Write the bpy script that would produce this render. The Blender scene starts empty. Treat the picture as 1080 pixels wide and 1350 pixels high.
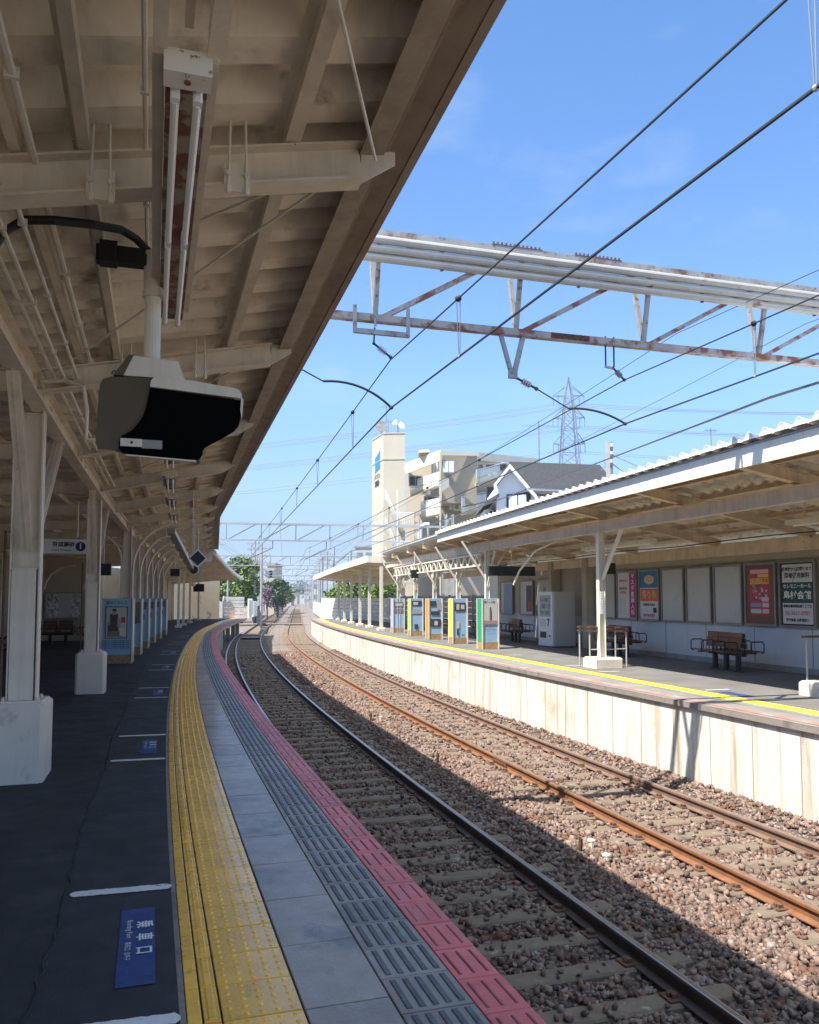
import bpy, math, random
from mathutils import Vector, Matrix
random.seed(7)
SC = bpy.context.scene
COL = SC.collection
R_ = math.radians
# ---------------------------------------------------------------- camera
cam_d = bpy.data.cameras.new('camera'); cam = bpy.data.objects.new('camera', cam_d); COL.objects.link(cam)
cam.location = (0, 0, 1.6); cam.rotation_euler = (R_(90) + math.atan(69 / 1080), 0, 0)
cam_d.sensor_fit = 'HORIZONTAL'; cam_d.sensor_width = 36; cam_d.lens = 36; cam_d.shift_y = 45 / 1080
cam_d.clip_start = 0.05; cam_d.clip_end = 9000
SC.camera = cam
# ---------------------------------------------------------------- sky and sun
SUNV = Vector((-.49, -.35, 1.0)).normalized()
EL = math.asin(SUNV.z)
w = bpy.data.worlds.new('World'); SC.world = w; w.use_nodes = True
nt = w.node_tree; bg = nt.nodes['Background']; sky = nt.nodes.new('ShaderNodeTexSky')
sky.sky_type = 'NISHITA'; sky.sun_disc = False; sky.sun_elevation = EL
sky.sun_rotation = math.atan2(SUNV.x, SUNV.y)
sky.altitude = 0; sky.air_density = 1.0; sky.dust_density = 0.0; sky.ozone_density = 1.0
hs = nt.nodes.new('ShaderNodeHueSaturation'); hs.inputs['Saturation'].default_value = 1.1
tint = nt.nodes.new('ShaderNodeMix'); tint.data_type = 'RGBA'; tint.blend_type = 'MULTIPLY'; tint.inputs[0].default_value = 1; # the air near the horizon is a clear pale blue, higher up a deeper blue; a few thin clouds
gg = nt.nodes.new('ShaderNodeTexCoord'); sx = nt.nodes.new('ShaderNodeSeparateXYZ'); nt.links.new(gg.outputs['Generated'], sx.inputs[0])
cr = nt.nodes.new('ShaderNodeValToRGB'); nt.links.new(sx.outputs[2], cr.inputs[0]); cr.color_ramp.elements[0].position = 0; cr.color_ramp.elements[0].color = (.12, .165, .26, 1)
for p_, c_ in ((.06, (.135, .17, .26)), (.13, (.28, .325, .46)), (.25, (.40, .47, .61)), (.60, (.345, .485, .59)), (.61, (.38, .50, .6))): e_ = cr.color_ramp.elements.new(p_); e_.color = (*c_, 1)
cr.color_ramp.elements[-1].position = .78; cr.color_ramp.elements[-1].color = (2.7, 1.75, 1.05, 1)  # warm brightness added to the sky above the view to lift shaded parts
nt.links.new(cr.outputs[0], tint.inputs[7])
nt.links.new(sky.outputs[0], hs.inputs['Color']); nt.links.new(hs.outputs[0], tint.inputs[6])
cm = nt.nodes.new('ShaderNodeMapping'); cm.inputs['Scale'].default_value = (1, 1, 2.6); nt.links.new(gg.outputs['Generated'], cm.inputs[0])
cn = nt.nodes.new('ShaderNodeTexNoise'); cn.inputs['Scale'].default_value = 4.2; cn.inputs['Detail'].default_value = 7; cn.inputs['Roughness'].default_value = .62; nt.links.new(cm.outputs[0], cn.inputs['Vector'])
ck = nt.nodes.new('ShaderNodeMapRange'); nt.links.new(cn.outputs['Fac'], ck.inputs[0]); ck.inputs[1].default_value = .54; ck.inputs[2].default_value = .80; ck.inputs[4].default_value = .34
cx_ = nt.nodes.new('ShaderNodeMix'); cx_.data_type = 'RGBA'; nt.links.new(ck.outputs[0], cx_.inputs[0]); nt.links.new(tint.outputs[2], cx_.inputs[6]); cx_.inputs[7].default_value = (1.5, 1.8, 2.1, 1)
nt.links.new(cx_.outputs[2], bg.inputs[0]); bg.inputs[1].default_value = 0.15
sl = bpy.data.lights.new('sun', 'SUN'); sl.energy = 3.5; sl.angle = R_(0.5); sl.color = (1, .955, .88)
so = bpy.data.objects.new('sun', sl); COL.objects.link(so); so.rotation_euler = SUNV.to_track_quat('Z', 'Y').to_euler()
SC.view_settings.view_transform = 'Standard'; SC.view_settings.look = 'None'
SC.view_settings.exposure = 1.66; SC.view_settings.gamma = 1
SC.cycles.max_bounces = 8; SC.cycles.diffuse_bounces = 5
# ---------------------------------------------------------------- the curve: s runs along the track, d to the right of the left platform edge
A0 = R_(18); RR = 420.0; CX, CY = RR * math.cos(A0), RR * math.sin(A0); SE = 75.0
def hd(s): return A0 - min(s, SE) / RR
def P(s, d, z=0):
    a = hd(s); r = 418.53 - d; x = CX - r * math.cos(a); y = CY - r * math.sin(a)
    if s > SE: x += -(s - SE) * math.sin(a); y += (s - SE) * math.cos(a)
    return Vector((x, y, z))
def sm(a, b, x):
    t = max(0, min(1, (x - a) / (b - a))); return t * t * (3 - 2 * t)
def EL_(s): return .5 * sm(38, 56, s) + .5 * sm(54, 70, s)      # the left platform edge drifts right at its far end
def YO(s): return .33 * sm(5, 42, s) + .8 * EL_(s)              # the yellow strip lies nearer the edge further out
def LIN(xs, s):
    if s <= xs[0][0]: return xs[0][1]
    for (a, p), (b, q) in zip(xs, xs[1:]):
        if s <= b: return p + (q - p) * (s - a) / (b - a)
    return xs[-1][1]
def RY(s): return LIN([(0, 7.42), (21, 7.42), (31, 6.98), (45, 6.76), (75, 6.95)], s)   # right yellow strip centre
def LE(s):                                                       # the left canopy edge is built of straight lengths
    a, b, p, q = (2.7, 25.5, -.11, -.05) if s <= 25.5 else (25.5, 43.0, -.05, -.03)
    return p + (q - p) * (s - a) / (b - a) + (s - a) * (b - s) / (2 * RR)
def RE(s): return LIN([(0, 6.5), (10, 6.5), (17, 6.38), (32, 6.25), (80, 6.15)], s)      # right platform edge
def FD(s): return 7.1 + (s - 8) * .028                          # right canopy edge
def A(x, y, Y):                                                  # a point at distance Y for things far off
    t = math.atan(69 / 1080); cx, cy = (x - 540) / 1080, (720 - y) / 1080
    v = Vector((cx, math.cos(t) - cy * math.sin(t), math.sin(t) + cy * math.cos(t))); k = Y / v.y
    return Vector((v.x * k, Y, 1.6 + v.z * k))
def rng(a, b, st):
    n = max(1, int(round((b - a) / st))); return [a + (b - a) * i / n for i in range(n + 1)]
# ---------------------------------------------------------------- mesh building
FR = {}
class MB:
    def __init__(s): s.v = []; s.f = []; s.m = []
    def add(s, vs, fs, m=0):
        b = len(s.v); s.v += [Vector(v) for v in vs]; s.f += [tuple(i + b for i in f) for f in fs]; s.m += [m] * len(fs); return s
    def hexa(s, p, m=0): return s.add(p, [(0, 3, 2, 1), (4, 5, 6, 7), (0, 1, 5, 4), (1, 2, 6, 5), (2, 3, 7, 6), (3, 0, 4, 7)], m)
    def box(s, c, sz, rz=0, m=0):
        c = Vector(c); M = Matrix.Rotation(rz, 3, 'Z'); hx, hy, hz = sz[0] / 2, sz[1] / 2, sz[2] / 2
        return s.hexa([c + M @ Vector(q) for q in ((-hx, -hy, -hz), (hx, -hy, -hz), (hx, hy, -hz), (-hx, hy, -hz), (-hx, -hy, hz), (hx, -hy, hz), (hx, hy, hz), (-hx, hy, hz))], m)
    def bb(s, c, sz, bv=.01, rz=0, m=0):                         # box with chamfered vertical and top edges
        c = Vector(c); M = Matrix.Rotation(rz, 3, 'Z'); hx, hy, hz = sz[0] / 2, sz[1] / 2, sz[2] / 2; vs = []
        for z, k in ((-hz, 0), (hz - bv, 0), (hz, bv)):
            x, y = hx - k, hy - k
            for q in ((-x + bv, -y), (x - bv, -y), (x, -y + bv), (x, y - bv), (x - bv, y), (-x + bv, y), (-x, y - bv), (-x, -y + bv)): vs.append(c + M @ Vector((q[0], q[1], z)))
        fs = [tuple(range(7, -1, -1)), tuple(range(16, 24))]
        for L in (0, 8):
            for i in range(8): j = (i + 1) % 8; fs.append((L + i, L + j, L + 8 + j, L + 8 + i))
        return s.add(vs, fs, m)
    def bar(s, p, q, wd, h, m=0, up=Vector((0, 0, 1))):
        p, q = Vector(p), Vector(q); t = (q - p).normalized()
        sd = t.cross(up)
        if sd.length < 1e-4: sd = t.cross(Vector((1, 0, 0)))
        sd.normalize(); u = sd.cross(t).normalized(); a, b = sd * wd / 2, u * h / 2
        return s.hexa([p - a - b, p + a - b, q + a - b, q - a - b, p - a + b, p + a + b, q + a + b, q - a + b], m)
    def ibeam(s, p, q, wd, h, t=.012, m=0):
        p, q = Vector(p), Vector(q); u = Vector((0, 0, h / 2 - t / 2)); 
        s.bar(p - u, q - u, wd, t, m); s.bar(p + u, q + u, wd, t, m); return s.bar(p, q, t, h - 2 * t - .001, m)
    def tube(s, pts, r, n=8, m=0, cap=True):
        pts = [Vector(p) for p in pts]; rr = r if isinstance(r, (list, tuple)) else [r] * len(pts); vs = []; fs = []; prev = None
        for i, p in enumerate(pts):
            t = (pts[min(i + 1, len(pts) - 1)] - pts[max(i - 1, 0)]).normalized()
            if prev is None: u = t.cross(Vector((0, 0, 1)) if abs(t.z) < .9 else Vector((1, 0, 0))).normalized()
            else: u = (prev - t * prev.dot(t)).normalized()
            prev = u; v = t.cross(u)
            for k in range(n): an = 2 * math.pi * k / n; vs.append(p + (u * math.cos(an) + v * math.sin(an)) * rr[i])
        for i in range(len(pts) - 1):
            for k in range(n): j = (k + 1) % n; fs.append((i * n + k, i * n + j, (i + 1) * n + j, (i + 1) * n + k))
        if cap: fs += [tuple(range(n - 1, -1, -1)), tuple(range((len(pts) - 1) * n, len(pts) * n))]
        return s.add(vs, fs, m)
    def ball(s, c, r, nu=10, nv=6, m=0, sc=(1, 1, 1)):
        c = Vector(c); vs = [c + Vector((0, 0, -r * sc[2]))]; fs = []
        for i in range(1, nv):
            th = math.pi * i / nv
            for k in range(nu): ph = 2 * math.pi * k / nu; vs.append(c + Vector((r * math.sin(th) * math.cos(ph) * sc[0], r * math.sin(th) * math.sin(ph) * sc[1], -r * math.cos(th) * sc[2])))
        vs.append(c + Vector((0, 0, r * sc[2]))); L = len(vs) - 1
        for k in range(nu):
            j = (k + 1) % nu; fs.append((0, 1 + j, 1 + k)); fs.append((L, 1 + (nv - 2) * nu + k, 1 + (nv - 2) * nu + j))
            for i in range(nv - 2): b = 1 + i * nu; fs.append((b + k, b + j, b + nu + j, b + nu + k))
        return s.add(vs, fs, m)
    def sweep(s, prof, ss, cap=True, m=0, off=None):             # closed profile [(d,z)] along the track curve
        n = len(prof); vs = []; fs = []
        for q in ss:
            o = off(q) if off else 0
            for d, z in prof: vs.append(P(q, d + o, z))
        for i in range(len(ss) - 1):
            for k in range(n): j = (k + 1) % n; fs.append((i * n + k, i * n + j, (i + 1) * n + j, (i + 1) * n + k))
        if cap: fs += [tuple(range(n - 1, -1, -1)), tuple(range((len(ss) - 1) * n, len(ss) * n))]
        return s.add(vs, fs, m)
    def prism(s, pts, ext, m=0):                                 # flat polygon (3D points) extruded by a vector
        n = len(pts); pts = [Vector(p) for p in pts]; ext = Vector(ext)
        fs = [tuple(range(n - 1, -1, -1)), tuple(range(n, 2 * n))] + [(i, (i + 1) % n, n + (i + 1) % n, n + i) for i in range(n)]
        return s.add(pts + [p + ext for p in pts], fs, m)
    def quad(s, a, b, c, d, m=0): return s.add([a, b, c, d], [(0, 1, 2, 3)], m)
def mesh_from(name, v, f, mats, mi=None, smooth=False):
    me = bpy.data.meshes.new(name); me.from_pydata([tuple(q) for q in v], [], f)
    for mt in (mats if isinstance(mats, (list, tuple)) else [mats]): me.materials.append(mt)
    if mi and any(mi): me.polygons.foreach_set('material_index', mi)
    if smooth: me.polygons.foreach_set('use_smooth', [True] * len(f))
    me.update(); return me
def setp(o, label=None, cat=None, group=None, kind=None):
    if label: o['label'] = label
    if cat: o['category'] = cat
    if group: o['group'] = group
    if kind: o['kind'] = kind
    return o
def build(name, mb, mat, parent=None, smooth=False, label=None, cat=None, group=None, kind=None):
    if parent is not None:
        M = FR[parent.name]; Mi = M.inverted(); v = [Mi @ q for q in mb.v]
        o = bpy.data.objects.new(name, mesh_from(name, v, mb.f, mat, mb.m, smooth)); o.parent = parent; FR[o.name if False else id(o)] = M
        COL.objects.link(o); FR[o.name] = M
    else:
        xs = [q.x for q in mb.v]; ys = [q.y for q in mb.v]; zs = [q.z for q in mb.v]
        if kind: c = Vector((0, 0, 0))
        else: c = Vector(((min(xs) + max(xs)) / 2, (min(ys) + max(ys)) / 2, min(zs)))
        o = bpy.data.objects.new(name, mesh_from(name, [q - c for q in mb.v], mb.f, mat, mb.m, smooth)); o.location = c
        COL.objects.link(o); FR[o.name] = Matrix.Translation(c)
    return setp(o, label, cat, group, kind)
def root(name, loc=(0, 0, 0), rz=0, label=None, cat=None, group=None):
    o = bpy.data.objects.new(name, None); COL.objects.link(o); o.location = loc; o.rotation_euler = (0, 0, rz); o.empty_display_size = .2
    FR[o.name] = Matrix.Translation(Vector(loc)) @ Matrix.Rotation(rz, 4, 'Z'); return setp(o, label, cat, group)
def kids(o): return [c for c in list(COL.objects) if c.parent == o]
def copy_tree(o, parent=None, loc=None, rz=None, label=None, _k=None):
    if _k is None:
        _k = {}
        for c in COL.objects:
            if c.parent: _k.setdefault(c.parent.name, []).append(c)
    c = o.copy(); COL.objects.link(c)
    if parent is not None: c.parent = parent
    if loc is not None: c.location = loc
    if rz is not None: c.rotation_euler = (0, 0, rz)
    if label: c['label'] = label
    for ch in _k.get(o.name, []): copy_tree(ch, c, _k=_k)
    return c
# ---------------------------------------------------------------- materials
MATS = {}
def mat(name, col, rough=.6, metal=0, var=.12, scale=2.0, bump=0, bscale=40, spots=None, streak=None, isl=0, spots2=None, coat=0, spec=None, obj=False):
    """spots=(colour, noise scale, threshold, softness): wear with a shape of its own; streak=(colour, amount): vertical runs of dirt."""
    m = bpy.data.materials.new(name); m.use_nodes = True; n = m.node_tree.nodes; L = m.node_tree.links; b = n['Principled BSDF']; MATS[name] = m
    geo = n.new('ShaderNodeNewGeometry')
    if obj: tc = n.new('ShaderNodeTexCoord'); pos = tc.outputs['Object']
    else: pos = geo.outputs['Position']
    def noise(sc_, det=4, vec=None, ro=.55):
        t = n.new('ShaderNodeTexNoise'); t.inputs['Scale'].default_value = sc_; t.inputs['Detail'].default_value = det; t.inputs['Roughness'].default_value = ro
        L.new(vec or pos, t.inputs['Vector']); return t.outputs['Fac']
    def mix(fac, a, c, f=1.0):
        x = n.new('ShaderNodeMix'); x.data_type = 'RGBA'
        if isinstance(fac, float): x.inputs[0].default_value = fac
        else: L.new(fac, x.inputs[0])
        for i, q in ((6, a), (7, c)):
            if isinstance(q, tuple): x.inputs[i].default_value = (*q[:3], 1)
            else: L.new(q, x.inputs[i])
        return x.outputs[2]
    def ramp(fac, lo, hi, a=0., c=1.):
        r = n.new('ShaderNodeMapRange'); L.new(fac, r.inputs[0]); r.inputs[1].default_value = lo; r.inputs[2].default_value = hi; r.inputs[3].default_value = a; r.inputs[4].default_value = c; return r.outputs[0]
    lo = tuple(max(0, c * (1 - var)) for c in col); hi = tuple(min(1, c * (1 + var)) for c in col)
    c = mix(ramp(noise(scale, 6), .3, .7), lo, hi)
    if isl:
        v = n.new('ShaderNodeHueSaturation'); L.new(ramp(geo.outputs['Random Per Island'], 0, 1, 1 - isl, 1 + isl), v.inputs['Value']); L.new(c, v.inputs['Color']); c = v.outputs[0]
    if streak:
        mp = n.new('ShaderNodeMapping'); mp.inputs['Scale'].default_value = (1, 1, .06); L.new(pos, mp.inputs[0])
        c = mix(ramp(noise(5, 5, mp.outputs[0], .7), .48, .72, 0., streak[1]), c, streak[0])
    for sp in (spots, spots2):
        if sp: c = mix(ramp(noise(sp[1], 5, None, .65), sp[2], sp[2] + sp[3]), c, sp[0])
    L.new(c, b.inputs['Base Color']); b.inputs['Roughness'].default_value = rough; b.inputs['Metallic'].default_value = metal
    if spec is not None: b.inputs['Specular IOR Level'].default_value = spec
    if coat: b.inputs['Coat Weight'].default_value = coat; b.inputs['Coat Roughness'].default_value = .16
    if bump:
        bp = n.new('ShaderNodeBump'); bp.inputs['Strength'].default_value = bump; bp.inputs['Distance'].default_value = .01
        L.new(noise(bscale, 5), bp.inputs['Height']); L.new(bp.outputs[0], b.inputs['Normal'])
        r = ramp(noise(scale * 3, 5), .3, .7, max(.05, rough - .1), min(1, rough + .12)); L.new(r, b.inputs['Roughness'])
    return m
RUST = (.13, .05, .022)
M = dict(
    steel=mat('cream_steel_paint', (.71, .62, .49), .5, var=.1, scale=3, bump=.15, bscale=30, spots=((.16, .09, .05), 9, .70, .03), spots2=((.78, .72, .56), 15, .69, .02), streak=((.36, .29, .20), .4)),
    steel_r=mat('warm_brown_cream_steel', (.72, .58, .41), .55, var=.12, scale=3, bump=.15, bscale=30, spots=((.16, .09, .05), 9, .70, .03), streak=((.34, .24, .14), .4)),
    gal_p=mat('plain_grey_steel', (.33, .35, .37), .6, var=.1, scale=3),
    steel_l=mat('pale_steel_paint', (.70, .65, .54), .5, var=.08, scale=3, bump=.1, bscale=30, spots=((.2, .11, .06), 12, .71, .03), streak=((.42, .36, .26), .35)),
    deck=mat('folded_roof_sheet', (.78, .69, .56), .62, var=.16, scale=1.6, bump=.12, bscale=20, spots=((.20, .15, .10), 2.2, .58, .15), streak=((.22, .17, .11), .3)),
    deck_w=mat('white_roof_sheet', (.74, .73, .70), .45, var=.08, scale=2, bump=.1, spots=((.45, .40, .33), 2, .62, .12)),
    fascia_w=mat('cream_fascia_paint', (.78, .72, .59), .5, var=.05, scale=1.5, bump=.06, streak=((.50, .44, .34), .4)),
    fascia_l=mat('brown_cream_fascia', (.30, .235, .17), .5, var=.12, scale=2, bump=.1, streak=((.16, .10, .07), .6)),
    conc_w=mat('painted_plinth', (.70, .615, .50), .7, var=.06, scale=3, bump=.25, bscale=25, spots=((.44, .40, .34), 4, .60, .12), spots2=((.25, .22, .18), 17, .70, .03), streak=((.40, .35, .28), .3)),
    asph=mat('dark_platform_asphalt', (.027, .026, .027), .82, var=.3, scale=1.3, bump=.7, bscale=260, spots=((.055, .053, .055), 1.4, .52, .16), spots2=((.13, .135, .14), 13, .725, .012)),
    asph2=mat('grey_platform_asphalt', (.15, .142, .128), .85, var=.2, scale=1.2, bump=.5, bscale=200, spots=((.19, .185, .17), 1.5, .55, .2)),
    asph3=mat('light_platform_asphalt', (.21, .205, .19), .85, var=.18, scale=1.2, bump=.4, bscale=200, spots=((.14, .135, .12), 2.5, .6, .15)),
    yellow=mat('yellow_tactile_tile', (.95, .49, .06), .30, var=.12, scale=5, bump=.12, bscale=60, isl=.12, coat=.6, spots=((.42, .26, .06), 7, .60, .12), spots2=((.25, .17, .07), 30, .70, .04)),
    yellow2=mat('sunny_yellow_tile', (.74, .56, .04), .5, var=.1, scale=5, bump=.1, spots=((.5, .38, .1), 5, .62, .1)),
    gslab=mat('grey_paving_slab', (.29, .24, .195), .42, var=.2, scale=3, bump=.4, bscale=120, isl=.16, coat=.25, spots=((.36, .33, .29), 4, .58, .15), spots2=((.15, .135, .12), 1.7, .54, .12)),
    gbar=mat('blue_grey_bar_tile', (.22, .19, .165), .42, var=.18, scale=6, bump=.3, bscale=90, isl=.25, spots=((.24, .25, .27), 8, .60, .1)),
    red=mat('red_edge_tile', (.58, .11, .10), .45, var=.16, scale=5, bump=.3, bscale=90, isl=.14, spots=((.42, .14, .14), 7, .6, .12)),
    redf=mat('faded_red_edge', (.36, .19, .16), .7, var=.2, scale=3, bump=.2, spots=((.30, .27, .24), 3, .5, .08)),
    joint=mat('dark_joint', (.03, .03, .03), .9, bump=.3, bscale=100),
    conc=mat('stained_concrete', (.66, .63, .55), .82, var=.08, scale=1.5, bump=.3, bscale=30, streak=((.34, .27, .18), 1.0), spots=((.46, .40, .30), .9, .56, .14), spots2=((.42, .27, .15), .35, .66, .05)),
    conc_lip=mat('dirty_platform_lip', (.25, .21, .18), .85, var=.2, scale=3, bump=.5, bscale=40, spots=((.16, .14, .12), 3, .52, .12)),
    conc_d=mat('grey_concrete', (.33, .33, .31), .85, var=.12, scale=2, bump=.3, bscale=30, streak=((.18, .17, .15), .5)),
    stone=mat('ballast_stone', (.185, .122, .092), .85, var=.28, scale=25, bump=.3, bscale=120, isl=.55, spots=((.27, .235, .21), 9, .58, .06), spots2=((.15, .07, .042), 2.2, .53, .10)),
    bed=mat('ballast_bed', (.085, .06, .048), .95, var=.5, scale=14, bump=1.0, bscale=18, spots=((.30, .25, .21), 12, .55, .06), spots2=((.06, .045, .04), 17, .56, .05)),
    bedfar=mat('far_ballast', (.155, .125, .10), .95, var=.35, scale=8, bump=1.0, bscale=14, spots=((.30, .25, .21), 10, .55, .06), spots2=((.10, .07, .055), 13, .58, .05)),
    sleep=mat('concrete_sleeper', (.175, .13, .09), .85, var=.2, scale=6, bump=.5, bscale=60, spots=((.13, .095, .07), 7, .55, .15), spots2=((.30, .28, .24), 5, .62, .1)),
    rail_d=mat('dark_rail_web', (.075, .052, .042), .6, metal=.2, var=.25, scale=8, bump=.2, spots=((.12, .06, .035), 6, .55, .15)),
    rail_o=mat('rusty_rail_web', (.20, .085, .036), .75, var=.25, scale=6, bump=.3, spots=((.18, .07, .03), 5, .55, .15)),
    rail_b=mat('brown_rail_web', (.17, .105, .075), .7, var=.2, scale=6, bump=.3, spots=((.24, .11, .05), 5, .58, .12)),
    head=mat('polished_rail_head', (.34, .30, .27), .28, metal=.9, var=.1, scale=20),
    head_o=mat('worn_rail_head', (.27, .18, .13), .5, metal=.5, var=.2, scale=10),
    clip=mat('rusty_clip', (.12, .06, .035), .8, var=.4, scale=20),
    gal=mat('weathered_galvanised', (.33, .325, .305), .55, metal=.25, var=.18, scale=4, bump=.2, spots=((.20, .10, .065), 3.5, .54, .12), spots2=((.12, .075, .055), 14, .60, .06)),
    galr=mat('rusty_galvanised', (.38, .345, .32), .6, metal=.1, var=.18, scale=4, bump=.3, spots=((.24, .085, .055), 4.5, .48, .10)),
    pipe=mat('grey_cable_pipe', (.40, .385, .355), .5, metal=.1, var=.1, scale=3, spots=((.25, .12, .08), 3, .64, .05)),
    wire=mat('dark_wire', (.045, .05, .055), .6, metal=.3, var=.1),
    wire_l=mat('grey_wire', (.16, .18, .21), .6, var=.1),
    black=mat('black_plastic', (.012, .012, .014), .45, var=.1),
    glass_b=mat('black_screen', (.003, .003, .003), .9, var=.1, spec=.05),
    brn=mat('brown_panel', (.085, .062, .032), .5, var=.06),
    white=mat('white_paint', (.78, .78, .76), .5, var=.04, bump=.05),
    mark=mat('road_marking_white', (.68, .68, .67), .7, var=.08, scale=8, bump=.3, bscale=100, spots=((.2, .2, .21), 14, .64, .03)),
    blue_m=mat('blue_floor_marking', (.022, .055, .19), .65, var=.15, scale=5, bump=.3, bscale=100, spots=((.04, .06, .11), 8, .62, .06)),
    tubem=mat('fluorescent_tube', (.86, .86, .84), .3, var=.02),
    rustplate=mat('rusty_white_plate', (.72, .70, .64), .5, var=.06, bump=.2, spots=((.26, .10, .04), 22, .62, .04)),
    rustpan=mat('rusty_reflector', (.27, .215, .155), .6, var=.15, bump=.2, spots=((.15, .055, .03), 4, .46, .05)),
    wood=mat('brown_bench_slat', (.17, .07, .038), .55, var=.25, scale=12, bump=.2, isl=.15),
    panelb=mat('blue_info_panel', (.30, .45, .60), .4, var=.04),
    wood_l=mat('wooden_plinth', (.36, .22, .10), .6, var=.25, scale=12, bump=.2, isl=.2),
    wallp=mat('pale_wall_panel', (.62, .64, .64), .6, var=.05, bump=.06, streak=((.42, .42, .40), .25), spots=((.44, .44, .42), 1.6, .64, .12)),
    wallc=mat('cream_wall_panel', (.46, .40, .30), .6, var=.06, bump=.06, streak=((.40, .34, .25), .3)),
    frame=mat('aluminium_frame', (.30, .28, .25), .4, metal=.5, var=.1),
    board=mat('empty_poster_board', (.53, .52, .47), .55, var=.04, spots=((.46, .45, .40), 1.2, .6, .1)),
    bld=mat('cream_render', (.47, .42, .32), .8, var=.05, scale=.6, bump=.1, bscale=8, streak=((.50, .45, .36), .25)),
    bld_lit=mat('sunlit_balcony_render', (.74, .70, .58), .8, var=.04, scale=.6),  # parapets and balconies: sunlight put into the colour, whiter than the walls
    bld2=mat('tan_render', (.36, .31, .235), .8, var=.05, scale=.6),
    grey_bld=mat('grey_render', (.45, .45, .44), .8, var=.06, scale=.5),
    houseb=mat('pale_blue_siding', (.58, .63, .68), .7, var=.05, scale=1),
    tile_r=mat('grey_roof_shingle', (.085, .08, .08), .8, var=.25, scale=5, bump=.5, bscale=10),
    wind=mat('window_glass', (.22, .27, .30), .12, var=.1, metal=.3),
    dark=mat('dark_opening', (.03, .03, .032), .6),
    rail_w=mat('white_railing', (.70, .72, .70), .5, var=.04),
    bark=mat('bark', (.10, .075, .055), .9, var=.3, scale=10, bump=.5),
    leaf=mat('green_leaf', (.12, .18, .03), .55, var=.4, scale=1.2, isl=.5),
    leaf2=mat('dark_green_leaf', (.045, .085, .025), .55, var=.4, scale=1.2, isl=.5),
    leafp=mat('purple_blossom', (.22, .11, .19), .6, var=.4, scale=2, isl=.4),
    hill=mat('hazy_wood', (.09, .13, .10), .95, var=.3, scale=.02),
    ground=mat('ground_soil', (.17, .15, .12), .95, var=.25, scale=.3, bump=.3, bscale=4),
    fence_w=mat('white_slat_panel', (.72, .73, .72), .6, var=.06, bump=.1, streak=((.5, .48, .44), .3)),
    fence_g=mat('grey_slat_concrete', (.42, .42, .39), .85, var=.12, scale=2, bump=.3, streak=((.22, .21, .18), .6)),
    fence_d=mat('dark_slat_fence', (.035, .038, .045), .6, var=.1),
)
def pm(name, col, rough=.55): 
    if name not in MATS: mat(name, col, rough, var=.05)
    return MATS[name]
INK = pm('black_ink', (.02, .02, .022)); INKW = pm('white_ink', (.8, .8, .78)); INKR = pm('red_ink', (.6, .06, .06)); INKG = pm('grey_ink', (.28, .28, .28))
FCU = {}
def text_mb(txt, size, origin, right, up, m=0, depth=.002, bold=0, align='CENTER', sx=1.0):
    """lettering as real mesh: laid out flat on the plane spanned by right/up with its front towards right x up"""
    c = bpy.data.curves.new('t', 'FONT'); c.body = txt; c.size = size; c.align_x = align; c.align_y = 'CENTER'; c.extrude = 0; c.offset = bold; c.resolution_u = 2
    o = bpy.data.objects.new('t', c); COL.objects.link(o); dg = bpy.context.evaluated_depsgraph_get(); me = bpy.data.meshes.new_from_object(o.evaluated_get(dg))
    right, up = Vector(right).normalized(), Vector(up).normalized(); nn = right.cross(up); origin = Vector(origin)
    mb = MB(); mb.add([origin + right * (v.co.x * sx) + up * v.co.y + nn * depth for v in me.vertices], [tuple(p.vertices) for p in me.polygons], m)
    bpy.data.objects.remove(o); bpy.data.curves.remove(c); bpy.data.meshes.remove(me); return mb
def merge(*mbs):
    r = MB()
    for q in mbs: b = len(r.v); r.v += q.v; r.f += [tuple(i + b for i in f) for f in q.f]; r.m += q.m
    return r
# ================================================================ ground, ballast, platforms
def G(x, y, z=0):                                                # the point of the horizontal plane z seen at a pixel of the photograph
    v = A(x, y, 1.0) - Vector((0, 0, 1.6)); k = (z - 1.6) / v.z; return Vector((v.x * k, v.y * k, z))
g = MB()
g.quad((-2500, -200, -1.75), (2500, -200, -1.75), (2500, 3200, -1.75), (-2500, 3200, -1.75))
build('ground', g, M['ground'], kind='structure')
def bz(s, d):
    e = EL_(s) if s < 72 else 0
    z = -1.392
    z += .05 * sm(2.8, 3.1, d) * (1 - sm(3.7, 4.0, d)) + .16 * sm(6.0, RE(s) + .05, d) - .03 * sm(.7, .2, d)
    return z
def bed(name, s0, s1, ds, d0, d1, dd, mt, rough):
    ss = rng(s0, s1, ds); ds_ = rng(d0, d1, dd); v = []; f = []; W = len(ds_)
    rr = random.Random(3)
    for s in ss:
        for d in ds_: v.append(P(s, d, bz(s, d) + rr.uniform(-rough, rough)))
    for i in range(len(ss) - 1):
        for k in range(W - 1): f.append((i * W + k, i * W + k + 1, (i + 1) * W + k + 1, (i + 1) * W + k))
    mb = MB(); mb.v = v; mb.f = f; mb.m = [0] * len(f); build(name, mb, mt, kind='structure', smooth=True)
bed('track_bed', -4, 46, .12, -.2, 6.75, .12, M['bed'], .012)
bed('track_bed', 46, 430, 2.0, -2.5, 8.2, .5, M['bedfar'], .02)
SP = .60
def sleepers(s): return round(s / SP) * SP
import numpy as np
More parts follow.
